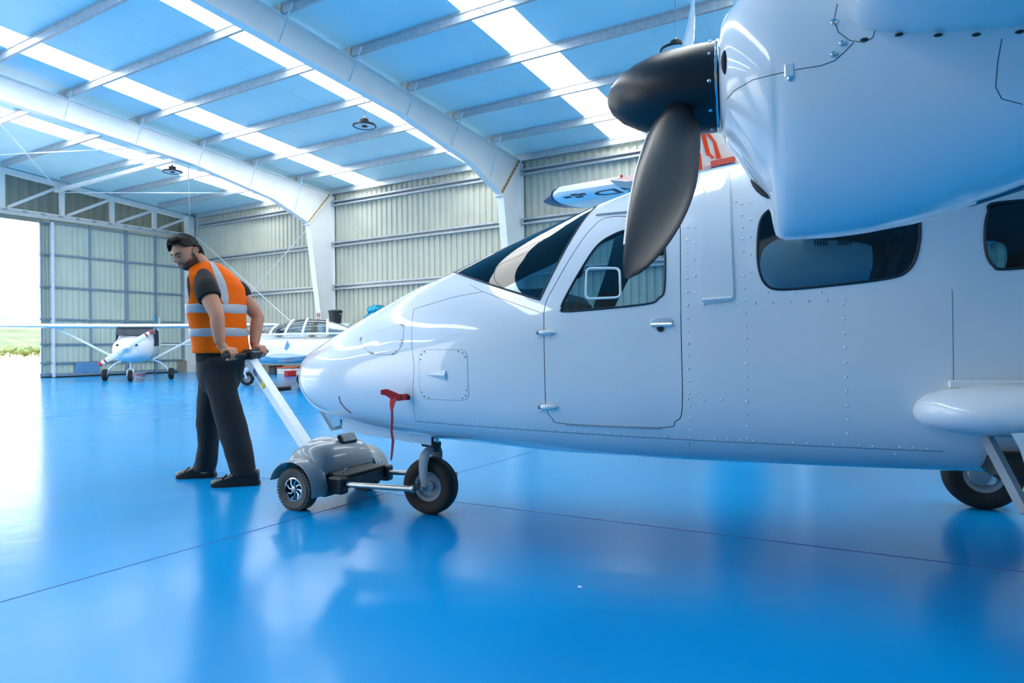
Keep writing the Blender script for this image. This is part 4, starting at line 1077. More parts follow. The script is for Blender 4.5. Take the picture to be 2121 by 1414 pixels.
# ------------------------------------------------------------------ the worker
PB = at_z(452, 1000); PB.z = 0
def pp(x, y, d): return at(x, y, d)-PB
M_skin = mat('skin', (198, 138, 108), 0.5, var=0.06, scale=9, spec=0.35)
M_hair = mat('dark_hair', (20, 15, 13), 0.6, spec=0.3, var=0.35, scale=60, aniso=(1, 1, 6))
M_shirt = mat('black_knit', (20, 20, 22), 0.85, var=0.2, scale=25, bump=0.25, bscale=18)
M_trs = mat('black_trousers', (21, 23, 27), 0.8, var=0.25, scale=5, bump=0.5, bscale=5)
M_vest = mat('orange_hi_vis', (255, 104, 0), 0.7, spec=0.15, var=0.06, scale=7, bump=0.35, bscale=7)
M_band = mat('reflective_grey', (168, 172, 180), 0.35, var=0.08, scale=8)
M_shoe = mat('black_leather', (18, 19, 22), 0.3, var=0.15, scale=12, coat=0.3)
M_sole = mat('black_sole', (26, 26, 27), 0.8)
MAN_F = (-RH*math.cos(R(34)) + FH*math.sin(R(34))); MAN_L = V((-MAN_F.y, MAN_F.x, 0))      # torso forward / left
def ering(c, a, b, n=28, tilt=0.0):
    """horizontal ellipse: a across the shoulders, b front to back"""
    return [c + MAN_L*(a*math.cos(2*math.pi*j/n)) + MAN_F*(b*math.sin(2*math.pi*j/n)) + V((0, 0, tilt*math.sin(2*math.pi*j/n))) for j in range(n)]
TOR = [(549, 424, 5.08, 0.068, 0.062, -0.02), (556, 428, 5.08, 0.10, 0.075, -0.03), (565, 432, 5.075, 0.145, 0.09, -0.03), (578, 438, 5.07, 0.185, 0.108, -0.02), (594, 444, 5.07, 0.205, 0.122, -0.01), (620, 448, 5.07, 0.205, 0.135, 0), (650, 450, 5.07, 0.195, 0.14, 0), (680, 453, 5.07, 0.185, 0.138, 0), (708, 457, 5.07, 0.182, 0.135, 0), (730, 459, 5.07, 0.185, 0.137, 0)]
def tor(k=1.0, add=0.0, y0=0, y1=9999, sub=1, nn=36):
    out = []
    for i in range(len(TOR)-1):
        for s in range(sub):
            t = s/sub; r_ = [TOR[i][q]*(1-t)+TOR[i+1][q]*t for q in range(6)]
            if y0 <= r_[0] <= y1: out.append(r_)
    if y0 <= TOR[-1][0] <= y1: out.append(list(TOR[-1]))
    return [ering(pp(x, y, d), a*k+add, b*k+add, nn, tl_) for y, x, d, a, b, tl_ in out]
# head
HCEN = pp(386, 527, 4.985)
hf = (-RH*0.36 - FH*0.84 - V((0, 0, 0.44))).normalized(); hu = (V((0, 0, 1)) - hf*V((0, 0, 1)).dot(hf)).normalized()
hu = (hu - RH*0.10).normalized(); hu = (hu-hf*hu.dot(hf)).normalized(); hl = hu.cross(hf).normalized()
HM = MX(((hf.x, hl.x, hu.x), (hf.y, hl.y, hu.y), (hf.z, hl.z, hu.z)))
def gs(p, c, s): 
    return math.exp(-((p[0]-c[0])/s[0])**2-((p[1]-c[1])/s[1])**2)
def head_pt(d, grow_=0.0):
    """head surface in head axes: x face, y left, z up"""
    x, y, z = d
    p = V((x*0.100, y*0.076, z*0.122))
    if z < 0:
        t = -z; p.y *= 1-0.30*t**1.5
        if x < 0: p.x *= 1-0.35*t
        else: p.x *= 1-0.02*t
    else:
        p.x *= 1+0.04*z
    if x > 0.2:
        yz = (p.y, p.z); f = 0.0
        f += 0.026*gs(yz, (0, -0.012), (0.013, 0.016)) + 0.014*gs(yz, (0, 0.010), (0.010, 0.024))     # nose
        f += 0.005*gs(yz, (0, 0.036), (0.05, 0.010))                                                   # brow
        for s in (-1, 1):
            f -= 0.012*gs(yz, (s*0.031, 0.016), (0.016, 0.011)); f += 0.005*gs(yz, (s*0.031, 0.014), (0.010, 0.007))
            f += 0.006*gs(yz, (s*0.042, -0.014), (0.018, 0.016)); f -= 0.003*gs(yz, (s*0.036, -0.045), (0.016, 0.018))
        f += 0.008*gs(yz, (0, -0.048), (0.020, 0.007)) + 0.008*gs(yz, (0, -0.060), (0.017, 0.006)) - 0.004*gs(yz, (0, -0.0545), (0.022, 0.003)) - 0.004*gs(yz, (0, -0.072), (0.02, 0.006))
        f += 0.012*gs(yz, (0, -0.092), (0.022, 0.016))
        p.x += f*min(1, (x-0.2)/0.35)
    return p + V(d)*grow_
def head_mesh(grow_=0.0, keep=None, n=96, k=72):
    vs, fs, ok = [], [], []
    for i in range(k+1):
        t = math.pi*i/k
        for j in range(n):
            a = 2*math.pi*j/n; d = V((math.sin(t)*math.cos(a), math.sin(t)*math.sin(a), -math.cos(t)))
            g = grow_(d) if callable(grow_) else grow_
            vs.append(HCEN + HM @ head_pt(d, g)); ok.append(keep(d, head_pt(d)) if keep else True)
    for i in range(k):
        for j in range(n):
            q = (i*n+j, i*n+(j+1) % n, (i+1)*n+(j+1) % n, (i+1)*n+j)
            if all(ok[v] for v in q): fs.append(q)
    mb = MB(); mb.add(vs, fs)
    return mb
def prune(mb):
    used = sorted({i for f in mb.f for i in f}); mp = {u_: i for i, u_ in enumerate(used)}
    mb.v = [mb.v[u_] for u_ in used]; mb.f = [tuple(mp[i] for i in f) for f in mb.f]; return mb
bodyb = MB()
hm = head_mesh(); bodyb.add(hm.v, hm.f)
for s in (-1, 1):                       # ears
    er = HM @ MX.Rotation(R(-s*28), 3, 'Z') @ MX.Rotation(R(-14), 3, 'Y'); ec = HCEN + HM @ V((-0.014, s*0.084, 0.004))
    bodyb.ball(ec, 1, 14, 8, (0.021, 0.008, 0.033), rot=er)
    bodyb.tube([ec + er @ V((0.019*math.cos(R(a)), s*0.005, 0.031*math.sin(R(a)))) for a in range(-70, 200, 30)], 0.0055, 8)
bodyb.tube([pp(424, 560, 5.07), pp(416, 548, 5.05), pp(405, 536, 5.02), HCEN+HM @ V((-0.02, 0, -0.03))], [0.072, 0.066, 0.062, 0.06], 18)
for r_ in (tor(0.92),): bodyb.loft(r_)
bodyb.loft([ering(pp(459, 725, 5.07), 0.165, 0.12), ering(pp(458, 760, 5.07), 0.17, 0.125), ering(pp(457, 790, 5.07), 0.15, 0.11)])
LSH, LEL, LWR = pp(426, 597, 4.88), pp(449, 652, 4.80), pp(455, 711, 4.79)
RSH, REL, RWR = pp(493, 604, 5.24), pp(533, 655, 5.27), pp(527, 714, 5.19)
bodyb.tube([LSH, LSH.lerp(LEL, 0.5)+V((0, 0, 0)), LEL, LEL.lerp(LWR, 0.35), LWR], [0.062, 0.060, 0.050, 0.050, 0.033], 16, smooth=4)
bodyb.tube([RSH, RSH.lerp(REL, 0.5), REL, REL.lerp(RWR, 0.35), RWR], [0.060, 0.058, 0.048, 0.048, 0.033], 16, smooth=4)
def hand(grip_c, wrist, K=1.12):
    """fist closed round the bar: fingers over the side that faces the camera, thumb along the top"""
    g = hd_; c = (EYE-PB-grip_c); c = (c-g*c.dot(g)).normalized(); e2 = c.cross(g); e2 = e2 if e2.z > 0 else -e2
    def pt(al, deg, rad): return grip_c + g*(al*K) + (c*math.cos(R(deg))+e2*math.sin(R(deg)))*(rad*K)
    pc_ = pt(0, 128, 0.034)
    nrm = (pc_-grip_c).normalized(); tan = g.cross(nrm); rot = MX((g, tan, nrm)).transposed()
    bodyb.ball(pc_, 1, 16, 10, (0.046*K, 0.036*K, 0.020*K), rot=rot)
    bodyb.tube([wrist, wrist.lerp(pc_, 0.45)+nrm*0.006, pc_], [0.034, 0.032, 0.029], 14, squash=0.85)
    for al, last in ((-0.034, -112), (-0.0115, -135), (0.0115, -140), (0.033, -120)):
        angs = [118, 84, 50, 18, -18, -55, -90, last]
        bodyb.tube([pt(al, a, 0.035 if a > 40 else 0.0290) for a in angs], [0.0115, 0.0118, 0.0108, 0.0104, 0.0104, 0.0098, 0.0092, 0.0078], 10)
    bodyb.tube([pt(0.012, 150, 0.046), pt(0.038, 122, 0.044), pt(0.056, 96, 0.037), pt(0.070, 78, 0.031)], [0.014*K, 0.0135, 0.0115, 0.0092], 10)
hand(at(477, 735, 4.80)-PB, LWR); hand(at(538, 729, 5.185)-PB, RWR)
# legs and feet inside the clothes
NLEG = [(742, 448, 5.0, 0.085), (800, 460, 4.98, 0.08), (870, 478, 4.95, 0.06), (930, 494, 4.94, 0.05), (985, 508, 4.93, 0.04), (995, 500, 4.93, 0.035)]
FLEG = [(742, 452, 5.14, 0.085), (800, 442, 5.17, 0.08), (880, 431, 5.20, 0.06), (930, 432, 5.21, 0.05), (968, 426, 5.22, 0.04), (978, 420, 5.22, 0.035)]
for L_ in (NLEG, FLEG): bodyb.tube([pp(x, y, d) for y, x, d, r_ in L_], [r_ for *_q, r_ in L_], 14)
person = bodyb.build('person', M_skin, None, ang=None); person.location = PB
modmesh(person, [('REMESH', dict(mode='VOXEL', voxel_size=0.0042)), ('SMOOTH', dict(factor=0.5, iterations=2))])
person.data.polygons.foreach_set('use_smooth', [True]*len(person.data.polygons)); person.data.materials.clear(); person.data.materials.append(M_skin)
tag(person, 'dark-haired bearded man in orange hi-vis vest and black clothes pulling the tug', 'person')
# hair, beard, brows, eyes, lips
def hair_keep(d, p):
    az = math.degrees(math.atan2(abs(p.y), p.x))          # 0 at the nose, 180 at the back
    low = 0.088 if az < 30 else (0.088-(az-30)/30*0.034 if az < 60 else (0.054-(az-60)/50*0.012 if az < 110 else 0.042-(az-110)/22*0.13))
    return p.z > max(low, -0.085)
def hair_grow(d):
    az = abs(math.atan2(d.y, d.x)); st = mnoise.noise(V((az*9, d.z*1.5, 4.0)))+0.5*mnoise.noise(V((az*22, d.z*2, 9.0)))
    return 0.013+0.016*max(0, d.z)**1.5+0.010*max(0, d.x)*max(0, d.z)+0.007*max(0, -d.x)+0.005*st
hr = prune(head_mesh(hair_grow, hair_keep, 132, 96))
hair = hr.build('hair', M_hair, person, ang=60, fix=False)
modmesh(hair, [('SOLIDIFY', dict(thickness=0.014, offset=-1.0))])
rnd = random.Random(11)
lk = MB()
def hp_(x, y, z): return HCEN + HM @ V((x, y, z))
def on_head(az, el, g):
    d = V((math.cos(el)*math.cos(az), math.cos(el)*math.sin(az), math.sin(el))); return HCEN + HM @ head_pt(d, g)
for i in range(70):                     # locks combed back from the forehead
    a0 = R(rnd.uniform(-66, 66)); sw = rnd.uniform(-0.1, 0.1); g0 = rnd.uniform(0.012, 0.026)
    pts = []
    for k, e in enumerate((50, 62, 76, 88)):
        pts.append(on_head(a0*(1+0.10*k)+sw*k, R(e), g0+0.012*(k in (0, 1))+rnd.uniform(-0.003, 0.004)))
    for k, e in enumerate((70, 45, 20)):
        pts.append(on_head(math.pi-a0*0.8+sw, R(e), g0*0.9+rnd.uniform(-0.003, 0.003)))
    lk.tube(pts, [0.003, 0.008, 0.010, 0.010, 0.010, 0.009, 0.003], 6, smooth=3)
for i in range(9):                      # quiff falling forward over the far temple
    a0 = R(rnd.uniform(-70, -38)); pts = [on_head(a0, R(64), 0.020), on_head(a0, R(48), 0.026+rnd.uniform(0, 0.008)), on_head(a0-0.08, R(34), 0.022), on_head(a0-0.14, R(24), 0.014+rnd.uniform(0, 0.010))]
    lk.tube(pts, [0.007, 0.009, 0.007, 0.002], 6, smooth=4)
for i in range(34):                     # longer curls at the nape and behind the ear
    a0 = R(rnd.uniform(122, 238)); c = rnd.uniform(-0.012, 0.012)
    pts = [on_head(a0, R(25), 0.016), on_head(a0, R(0), 0.020), on_head(a0, R(-22), 0.022+c), on_head(a0+c*6, R(-40), 0.030+c)]
    lk.tube(pts, [0.008, 0.010, 0.010, 0.003], 6, smooth=4)
for i in range(16):                     # side hair above the ears
    sd_ = 1 if i % 2 else -1; a0 = sd_*R(rnd.uniform(66, 108))
    lk.tube([on_head(a0, R(52), 0.016), on_head(a0+sd_*0.15, R(38), 0.014), on_head(a0+sd_*0.40, R(27), 0.011)], [0.009, 0.009, 0.003], 6, smooth=3)
tag(lk.build('hair_locks', M_hair, hair, ang=60), kind='stuff')
def beard_amount(p):
    """how bearded the skin is at a head-space point"""
    az = math.degrees(math.atan2(abs(p.y), p.x))
    if p.x < -0.03: return 0.0
    jaw = max(0.0, min(1.0, (-0.022-0.030*max(0, 1-az/52)-p.z)/0.016)) if az > 24 else max(0.0, min(1.0, (-0.064-p.z)/0.008))
    side = max(0.0, min(1.0, (az-64)/12))*max(0.0, min(1.0, (0.016-p.z)/0.02)) if az < 88 else 0.0
    mous = max(0.0, min(1.0, 1-abs(p.z+0.040)/0.009))*max(0.0, min(1.0, (0.036-abs(p.y))/0.01)) if az < 40 else 0.0
    goat = max(0.0, min(1.0, 1-abs(abs(p.y)-0.027)/0.010))*max(0.0, min(1.0, (-0.040-p.z)/0.008)) if az < 45 else 0.0
    return min(1.0, max(jaw, side, mous, goat))*(1.0 if az < 92 else max(0, 1-(az-92)/8))
att = person.data.color_attributes.new('beard', 'FLOAT_COLOR', 'POINT'); HMI = HM.inverted()
for v in person.data.vertices:
    q = v.co-HCEN; b_ = 0.0
    if q.length < 0.2:
        b_ = beard_amount(HMI @ q)
    att.data[v.index].color = (b_, b_, b_, 1)
nt = M_skin.node_tree; bs = nt.nodes['Principled BSDF']; src = bs.inputs['Base Color'].links[0].from_socket
ca = nt.nodes.new('ShaderNodeVertexColor'); ca.layer_name = 'beard'; mxn = nt.nodes.new('ShaderNodeMix'); mxn.data_type = 'RGBA'
nb = nt.nodes.new('ShaderNodeTexNoise'); nb.inputs['Scale'].default_value = 260.0; mm = nt.nodes.new('ShaderNodeMath'); mm.operation = 'MULTIPLY_ADD'; mm.inputs[1].default_value = 0.5; mm.inputs[2].default_value = 0.62
mu = nt.nodes.new('ShaderNodeMath'); mu.operation = 'MULTIPLY'; mu.use_clamp = True
nt.links.new(nb.outputs['Fac'], mm.inputs[0]); nt.links.new(mm.outputs['Value'], mu.inputs[0]); nt.links.new(ca.outputs['Color'], mu.inputs[1])
nt.links.new(mu.outputs['Value'], mxn.inputs['Factor']); nt.links.new(src, mxn.inputs[6]); mxn.inputs[7].default_value = lin((52, 36, 31))+(1,)
nt.links.new(mxn.outputs[2], bs.inputs['Base Color'])
for s in (-1, 1):
    MB().tube([hp_(0.100, s*0.012, 0.031), hp_(0.098, s*0.030, 0.037), hp_(0.082, s*0.050, 0.031)], [0.0035, 0.005, 0.002], 6, smooth=3).build('eyebrow', M_hair, person)
    MB().tube([hp_(0.0945, s*0.019, 0.010), hp_(0.0955, s*0.030, 0.0085), hp_(0.085, s*0.044, 0.011)], [0.0014, 0.0026, 0.0012], 6, smooth=3).build('eyelid_line', M_hair, person)
MB().tube([hp_(0.094, -0.022, -0.055), hp_(0.107, 0, -0.0535), hp_(0.094, 0.022, -0.055)], [0.002, 0.0055, 0.002], 8, smooth=4).build('lips', mat('lips_rose', (184, 112, 106), 0.4), person)
# shirt with short sleeves
sh = MB(); sh.loft(tor(0.985, 0.0, 560))
sh.loft([ering(pp(458, 712, 5.07), 0.186, 0.138), ering(pp(459, 732, 5.07), 0.188, 0.142), ering(pp(459, 748, 5.07), 0.186, 0.14)])
for a, b, ra in ((LSH, LEL, (0.085, 0.092, 0.086, 0.078)), (RSH, REL, (0.08, 0.085, 0.08, 0.072))):
    inn = a+(V((0, 0, 0.03)))
    c_ = pp(419, 563, 5.0) if a is LSH else pp(470, 585, 5.15)
    sh.tube([c_, a+V((0, 0, 0.012)), a.lerp(b, 0.20), a.lerp(b, 0.40 if a is LSH else 0.3)], [0.055, ra[0]*0.95, ra[1]*0.93, ra[3]*1.02], 20, smooth=4)
shirt = sh.build('polo_shirt', M_shirt, person, ang=None)
modmesh(shirt, [('REMESH', dict(mode='VOXEL', voxel_size=0.008)), ('SMOOTH', dict(factor=0.6, iterations=5))])
shirt.data.polygons.foreach_set('use_smooth', [True]*len(shirt.data.polygons)); shirt.data.materials.clear(); shirt.data.materials.append(M_shirt)
# vest: torso shell with arm holes
vr = tor(1.06, 0.010, 551, 9999, 8, 72)
nV = 72; nR = len(vr)
def vest_keep(i, j):
    ang = (j % nV)/nV*360; ysh = TORY[i]
    if 18 < ang < 162 and ysh < 566+40*math.sin(R((ang-18)*1.25))**0.8: return False        # open V neck
    for ctr, sg_ in ((14, 1), (166, -1)):
        da = ((ang-ctr+180) % 360-180)*sg_
        lo = 556; hi = 637
        if lo < ysh < hi:
            t = (ysh-lo)/(hi-lo); w = math.sin(math.pi*min(1, t*0.93+0.07))**0.55
            if -36*w < da < 52*w: return False
    return True
TORY = []
for i in range(len(TOR)-1):
    for s in range(8):
        yy = TOR[i][0]*(1-s/8)+TOR[i+1][0]*s/8
        if yy >= 551: TORY.append(yy)
TORY.append(TOR[-1][0])
def wrinkle(p, s=0.006): return V(mnoise.noise_vector(p*9.0))*s
def vest_sub(rings, keep, name, m, grow_=0.0, thick=0.005):
    vs = [p for r in rings for p in r]; fs = []
    for i in range(len(rings)-1):
        for j in range(nV):
            if keep(i, j): fs.append((i*nV+j, i*nV+(j+1) % nV, (i+1)*nV+(j+1) % nV, (i+1)*nV+j))
    mb = MB(); ctrs = [sum(r, V())/nV for r in rings]
    mb.add([p+wrinkle(p)+((p-ctrs[k//nV]).normalized()*grow_) for k, p in enumerate(vs)], fs)
    o = prune(mb).build(name, m, person, ang=None, fix=True)
    bm = bmesh.new(); bm.from_mesh(o.data)
    bv_ = [v for v in bm.verts if v.is_boundary]
    for it in range(14):
        new = {v: sum((e.other_vert(v).co for e in v.link_edges if e.is_boundary), V())/max(1, sum(1 for e in v.link_edges if e.is_boundary)) for v in bv_}
        for v, c in new.items(): v.co = v.co.lerp(c, 0.5)
    bm.to_mesh(o.data); bm.free()
    modmesh(o, [ ('SOLIDIFY', dict(thickness=thick, offset=1.0))])
    o.data.polygons.foreach_set('use_smooth', [True]*len(o.data.polygons)); o.data.set_sharp_from_angle(angle=R(50)); return o
vest = vest_sub(vr, vest_keep, 'hi_vis_vest', M_vest)
def band(y0, y1): 
    o = vest_sub(vr, lambda i, j: y0 <= TORY[i] < y1, 'reflective_band', M_band, 0.0065, 0.003); o.parent = vest; return o
band(628, 647); band(680, 697)
for a0, a1 in ((268, 282),):
    o = vest_sub(vr, lambda i, j: TORY[i] < 632 and a0 <= j*5 < a1, 'shoulder_band', M_band, 0.0065, 0.003); o.parent = vest
# trousers
def leg_rings(rows):
    out = []
    for y, xl, xr, d, hb in rows:
        c = pp((xl+xr)/2, y, d); hw_ = (xr-xl)/2*d/F_PX
        out.append([c+RH*(hw_*math.cos(2*math.pi*j/24))+FH*(hb*math.sin(2*math.pi*j/24)) for j in range(24)])
    return out
tb_ = MB()
tb_.loft(leg_rings([(738, 413, 503, 5.07, 0.175), (752, 412, 504, 5.07, 0.18), (775, 413, 500, 5.07, 0.18), (795, 418, 494, 5.07, 0.165), (810, 424, 486, 5.07, 0.13)]))
tb_.loft(leg_rings([(745, 415, 492, 5.0, 0.10), (777, 417, 488, 4.99, 0.105), (812, 431, 491, 4.97, 0.105), (850, 442, 502, 4.96, 0.10), (882, 450, 511, 4.95, 0.098), (915, 460, 519, 4.94, 0.095), (947, 470, 525, 4.935, 0.09), (972, 477, 530, 4.93, 0.088), (986, 481, 530, 4.93, 0.086)]))
tb_.loft(leg_rings([(750, 420, 498, 5.14, 0.10), (785, 414, 480, 5.16, 0.105), (817, 410, 470, 5.18, 0.10), (850, 409, 460, 5.19, 0.098), (882, 409, 453, 5.20, 0.095), (917, 413, 452, 5.21, 0.09), (945, 408, 450, 5.215, 0.086), (965, 404, 446, 5.22, 0.084), (974, 402, 444, 5.22, 0.082)]))
trs = tb_.build('trousers', M_trs, person, ang=None)
modmesh(trs, [('REMESH', dict(mode='VOXEL', voxel_size=0.009)), ('SMOOTH', dict(factor=0.6, iterations=4))])
for v in trs.data.vertices:
    q = v.co; f_ = mnoise.noise(V((q.x*7, q.y*7, q.z*11)))*0.006+mnoise.noise(V((q.x*14+3, q.y*14, q.z*5)))*0.004; v.co = q+v.normal*f_
trs.data.polygons.foreach_set('use_smooth', [True]*len(trs.data.polygons)); trs.data.materials.clear(); trs.data.materials.append(M_trs)
# shoes
def shoe(toe, heel, name):
    t, h = at_z(*toe), at_z(*heel); d = (t-h); L_ = d.length; d.normalize(); s = V((-d.y, d.x, 0)); base = h-PB
    outl = [(0.0, 0.030), (0.04, 0.038), (0.25, 0.038), (0.45, 0.040), (0.65, 0.050), (0.82, 0.050), (0.93, 0.040), (0.99, 0.018)]
    top = {0.0: 0.105, 0.04: 0.115, 0.25: 0.115, 0.45: 0.105, 0.65: 0.075, 0.82: 0.062, 0.93: 0.055, 0.99: 0.042}
    rings = []
    for f_, w in outl:
        c = base+d*(f_*L_); hz = top[f_]
        rings.append([c+s*(w*math.copysign(abs(math.cos(a))**0.8, math.cos(a)))+V((0, 0, 0.024+(hz-0.024)*max(0, math.sin(a))**0.75)) for a in [math.pi*k/12 for k in range(13)]])
    o = MB().loft(rings).build(name, M_shoe, person, ang=60)
    rings = [[base+d*(f_*L_*1.012-0.004)+s*(sg*(w+0.006))+V((0, 0, z)) for sg, z in ((-1, 0.0), (1, 0.0), (1, 0.027), (-1, 0.027))] for f_, w in outl]
    MB().loft(rings).build('sole', M_sole, o, ang=30)
    c = base+d*(0.74*L_)
    MB().tube([c-s*0.045+V((0, 0, 0.055)), c-d*0.02+V((0, 0, 0.082)), c+s*0.045+V((0, 0, 0.055))], 0.005, 6, smooth=4).build('apron_seam', M_shoe, o)
    c = base+d*(0.52*L_)
    MB().tube([c-s*0.046+V((0, 0, 0.06)), c-s*0.02+V((0, 0, 0.100)), c+s*0.02+V((0, 0, 0.100)), c+s*0.046+V((0, 0, 0.06))], 0.009, 6, squash=0.4, smooth=4).build('shoe_strap', M_shoe, o)
shoe((437, 1008), (537, 1003), 'shoe'); shoe((365, 990), (446, 987), 'shoe')
# ------------------------------------------------------------------ aircraft parked further back
M_wtip = mat('navy_wing_tip', (30, 52, 92), 0.4)
M_bglass = glass('canopy_glass', (205, 222, 230))
M_cockpit = mat('cockpit_dark', (48, 58, 70), 0.7, var=0.3, scale=6)
def sect(u, b, t, hw, n=2.4, k=24):
    c = (b+t)/2; out = []
    for j in range(k):
        a = 2*math.pi*j/k; ca, sa = math.cos(a), math.sin(a)
        out.append(V((u, math.copysign(abs(ca)**(2/n), ca)*hw, c+math.copysign(abs(sa)**(2/n), sa)*(t-b)/2)))
    return out
def small_wheel(parent, c, rad, wid, name='tyre'):
    t_, r_m = MB(), MB(); wheel(t_, r_m, c, (0, 1, 0), rad, wid, 24)
    o = t_.build(name, M_rubber, parent, ang=50); r_m.build('wheel_rim', M_greyp, o, ang=40); return o
def high_wing(loc, rotz, label, paint, tipm=None, prop=True, scale=1.0):
    a = empty('high_wing_aircraft', loc, rotz); a.scale = (scale,)*3; tag(a, label, 'aircraft')
    secs = [(-0.52, 0.82, 1.22, 0.20), (-0.45, 0.74, 1.30, 0.32), (-0.25, 0.66, 1.36, 0.44), (0.2, 0.60, 1.40, 0.53), (0.6, 0.58, 1.45, 0.56), (0.9, 0.58, 1.72, 0.56), (1.6, 0.60, 1.78, 0.55), (2.4, 0.68, 1.74, 0.46), (3.4, 0.82, 1.52, 0.28), (4.9, 1.02, 1.28, 0.12), (5.6, 1.08, 1.22, 0.04)]
    tab = [(s[0],)+tuple(s[1:]) for s in secs]
    f = MB().loft([sect(u, *interp(tab, u)) for u in [-0.52, -0.5, -0.46, -0.4, -0.3, -0.15, 0, 0.2, 0.4, 0.6, 0.75, 0.9, 1.1, 1.4, 1.8, 2.2, 2.8, 3.4, 4.2, 4.9, 5.6]]).build('fuselage', paint, a, ang=50)
    # windscreen and side glass: panes just proud of the cabin
    MB().loft([[V((x, y, z)) for y in (-yh, -yh*0.6, 0, yh*0.6, yh)] for x, yh, z in ((0.50, 0.50, 1.46), (0.66, 0.52, 1.60), (0.86, 0.53, 1.745))]+[[V((x-0.02, y, z+0.012)) for y in (-yh, -yh*0.6, 0, yh*0.6, yh)] for x, yh, z in ((0.86, 0.53, 1.745), (0.66, 0.52, 1.60), (0.50, 0.50, 1.46))], caps=False, closed=False).build('windscreen', M_cockpit, f, ang=50)
    for s in (-1, 1):
        MB().prism([(0.72, 1.10), (1.55, 1.12), (1.55, 1.62), (0.98, 1.66)], lambda p, d: V((p[0], s*(0.555+d), p[1])), 0, 0.012).build('side_window', M_cockpit, f, ang=None)
        MB().ball((-0.452, s*0.22, 1.14), 1, 14, 8, (0.05, 0.085, 0.05)).build('cowl_intake', M_black, f)
        MB().tube([(0.95, s*0.5, 0.68), (1.15, s*2.3, 1.72)], 0.035, 8, squash=0.5).build('wing_strut', paint, a)
        MB().tube([(1.25, s*0.30, 0.66), (1.25, s*0.62, 0.58), (1.25, s*0.86, 0.36), (1.25, s*0.92, 0.20)], [0.03, 0.03, 0.026, 0.024], 8, smooth=4).build('main_leg', paint, a)
        small_wheel(a, (1.25, s*0.98, 0.19), 0.19, 0.15)
    MB().bbox((-0.465, 0, 0.905), (0.10, 0.24, 0.05), 0.02).build('oil_cooler_intake', M_black, f); MB().bbox((-0.36, 0, 0.80), (0.12, 0.44, 0.05), 0.02).build('chin_intake', M_black, f)
    small_wheel(a, (0, 0, 0.17), 0.17, 0.12, 'nose_tyre')
    MB().tube([(0.0, 0.09, 0.17), (0.02, 0.08, 0.36), (0.04, 0, 0.42), (0.08, 0, 0.70)], [0.02, 0.02, 0.025, 0.025], 8).tube([(0.0, -0.09, 0.17), (0.02, -0.08, 0.36), (0.04, 0, 0.42)], 0.02, 8).build('nose_leg', paint, a)
    w = wing_mesh([(-4.45, 0.95, 1.79, 0.95, 0.11), (-4.3, 0.78, 1.79, 1.15, 0.12), (-2, 0.72, 1.77, 1.35, 0.12), (0, 0.72, 1.76, 1.35, 0.12), (2, 0.72, 1.77, 1.35, 0.12), (4.3, 0.78, 1.79, 1.15, 0.12), (4.45, 0.95, 1.79, 0.95, 0.11)]).build('wing', paint, a)
    if tipm:
        for s in (-1, 1): wing_mesh([(s*4.40, 0.86, 1.792, 1.06, 0.125), (s*4.62, 1.15, 1.80, 0.62, 0.08)]).build('wing_tip', tipm, w)
    wing_mesh([(-1.4, 4.95, 1.16, 0.6, 0.09), (0, 4.85, 1.16, 0.75, 0.09), (1.4, 4.95, 1.16, 0.6, 0.09)]).build('stabiliser', paint, a)
    MB().loft([[V((x0+px, pz, z)) for px, pz in airfoil(c, 0.08)] for z, x0, c in ((1.1, 4.2, 1.35), (1.7, 4.9, 0.75), (2.25, 5.25, 0.5))]).build('fin', paint, a)
    if prop:
        MB().lathe([(0.13, 0.0), (0.125, -0.06), (0.09, -0.16), (0.04, -0.23), (0.001, -0.25)], (-0.53, 0, 1.06), (1, 0, 0), 20).build('spinner', paint, a)
        d = V((0, -0.82, 0.57)).normalized(); M_pw = mat('prop_white', (232, 234, 236), 0.3); M_pr = mat('prop_red_tip', (178, 60, 66), 0.4)
        for s in (-1, 1):
            c = V((-0.58, 0, 1.06)); pts = [c+d*(s*r_) for r_ in (0.08, 0.2, 0.45, 0.7, 0.86, 0.9)]
            b = MB().tube(pts, [0.05, 0.075, 0.085, 0.07, 0.05, 0.02], 10, squash=0.2, side=V((0, 0.57, 0.82))).build('propeller_blade', M_pw, a, ang=60)
            for r0, r1 in ((0.66, 0.71), (0.80, 0.90)):
                MB().tube([c+d*(s*r0), c+d*(s*(r0+r1)/2), c+d*(s*r1)], [0.076, 0.070, 0.05 if r1 > 0.8 else 0.068], 10, squash=0.26, side=V((0, 0.57, 0.82))).build('blade_stripe', M_pr, b, ang=60)
    return a
p = at_z(270, 790)
aft2 = V((0.647, 0.762, 0)); rz2 = math.atan2(aft2.y, aft2.x)
high_wing(tuple(p), rz2, 'small white high-wing aircraft facing us in front of the sliding doors', M_paintw)
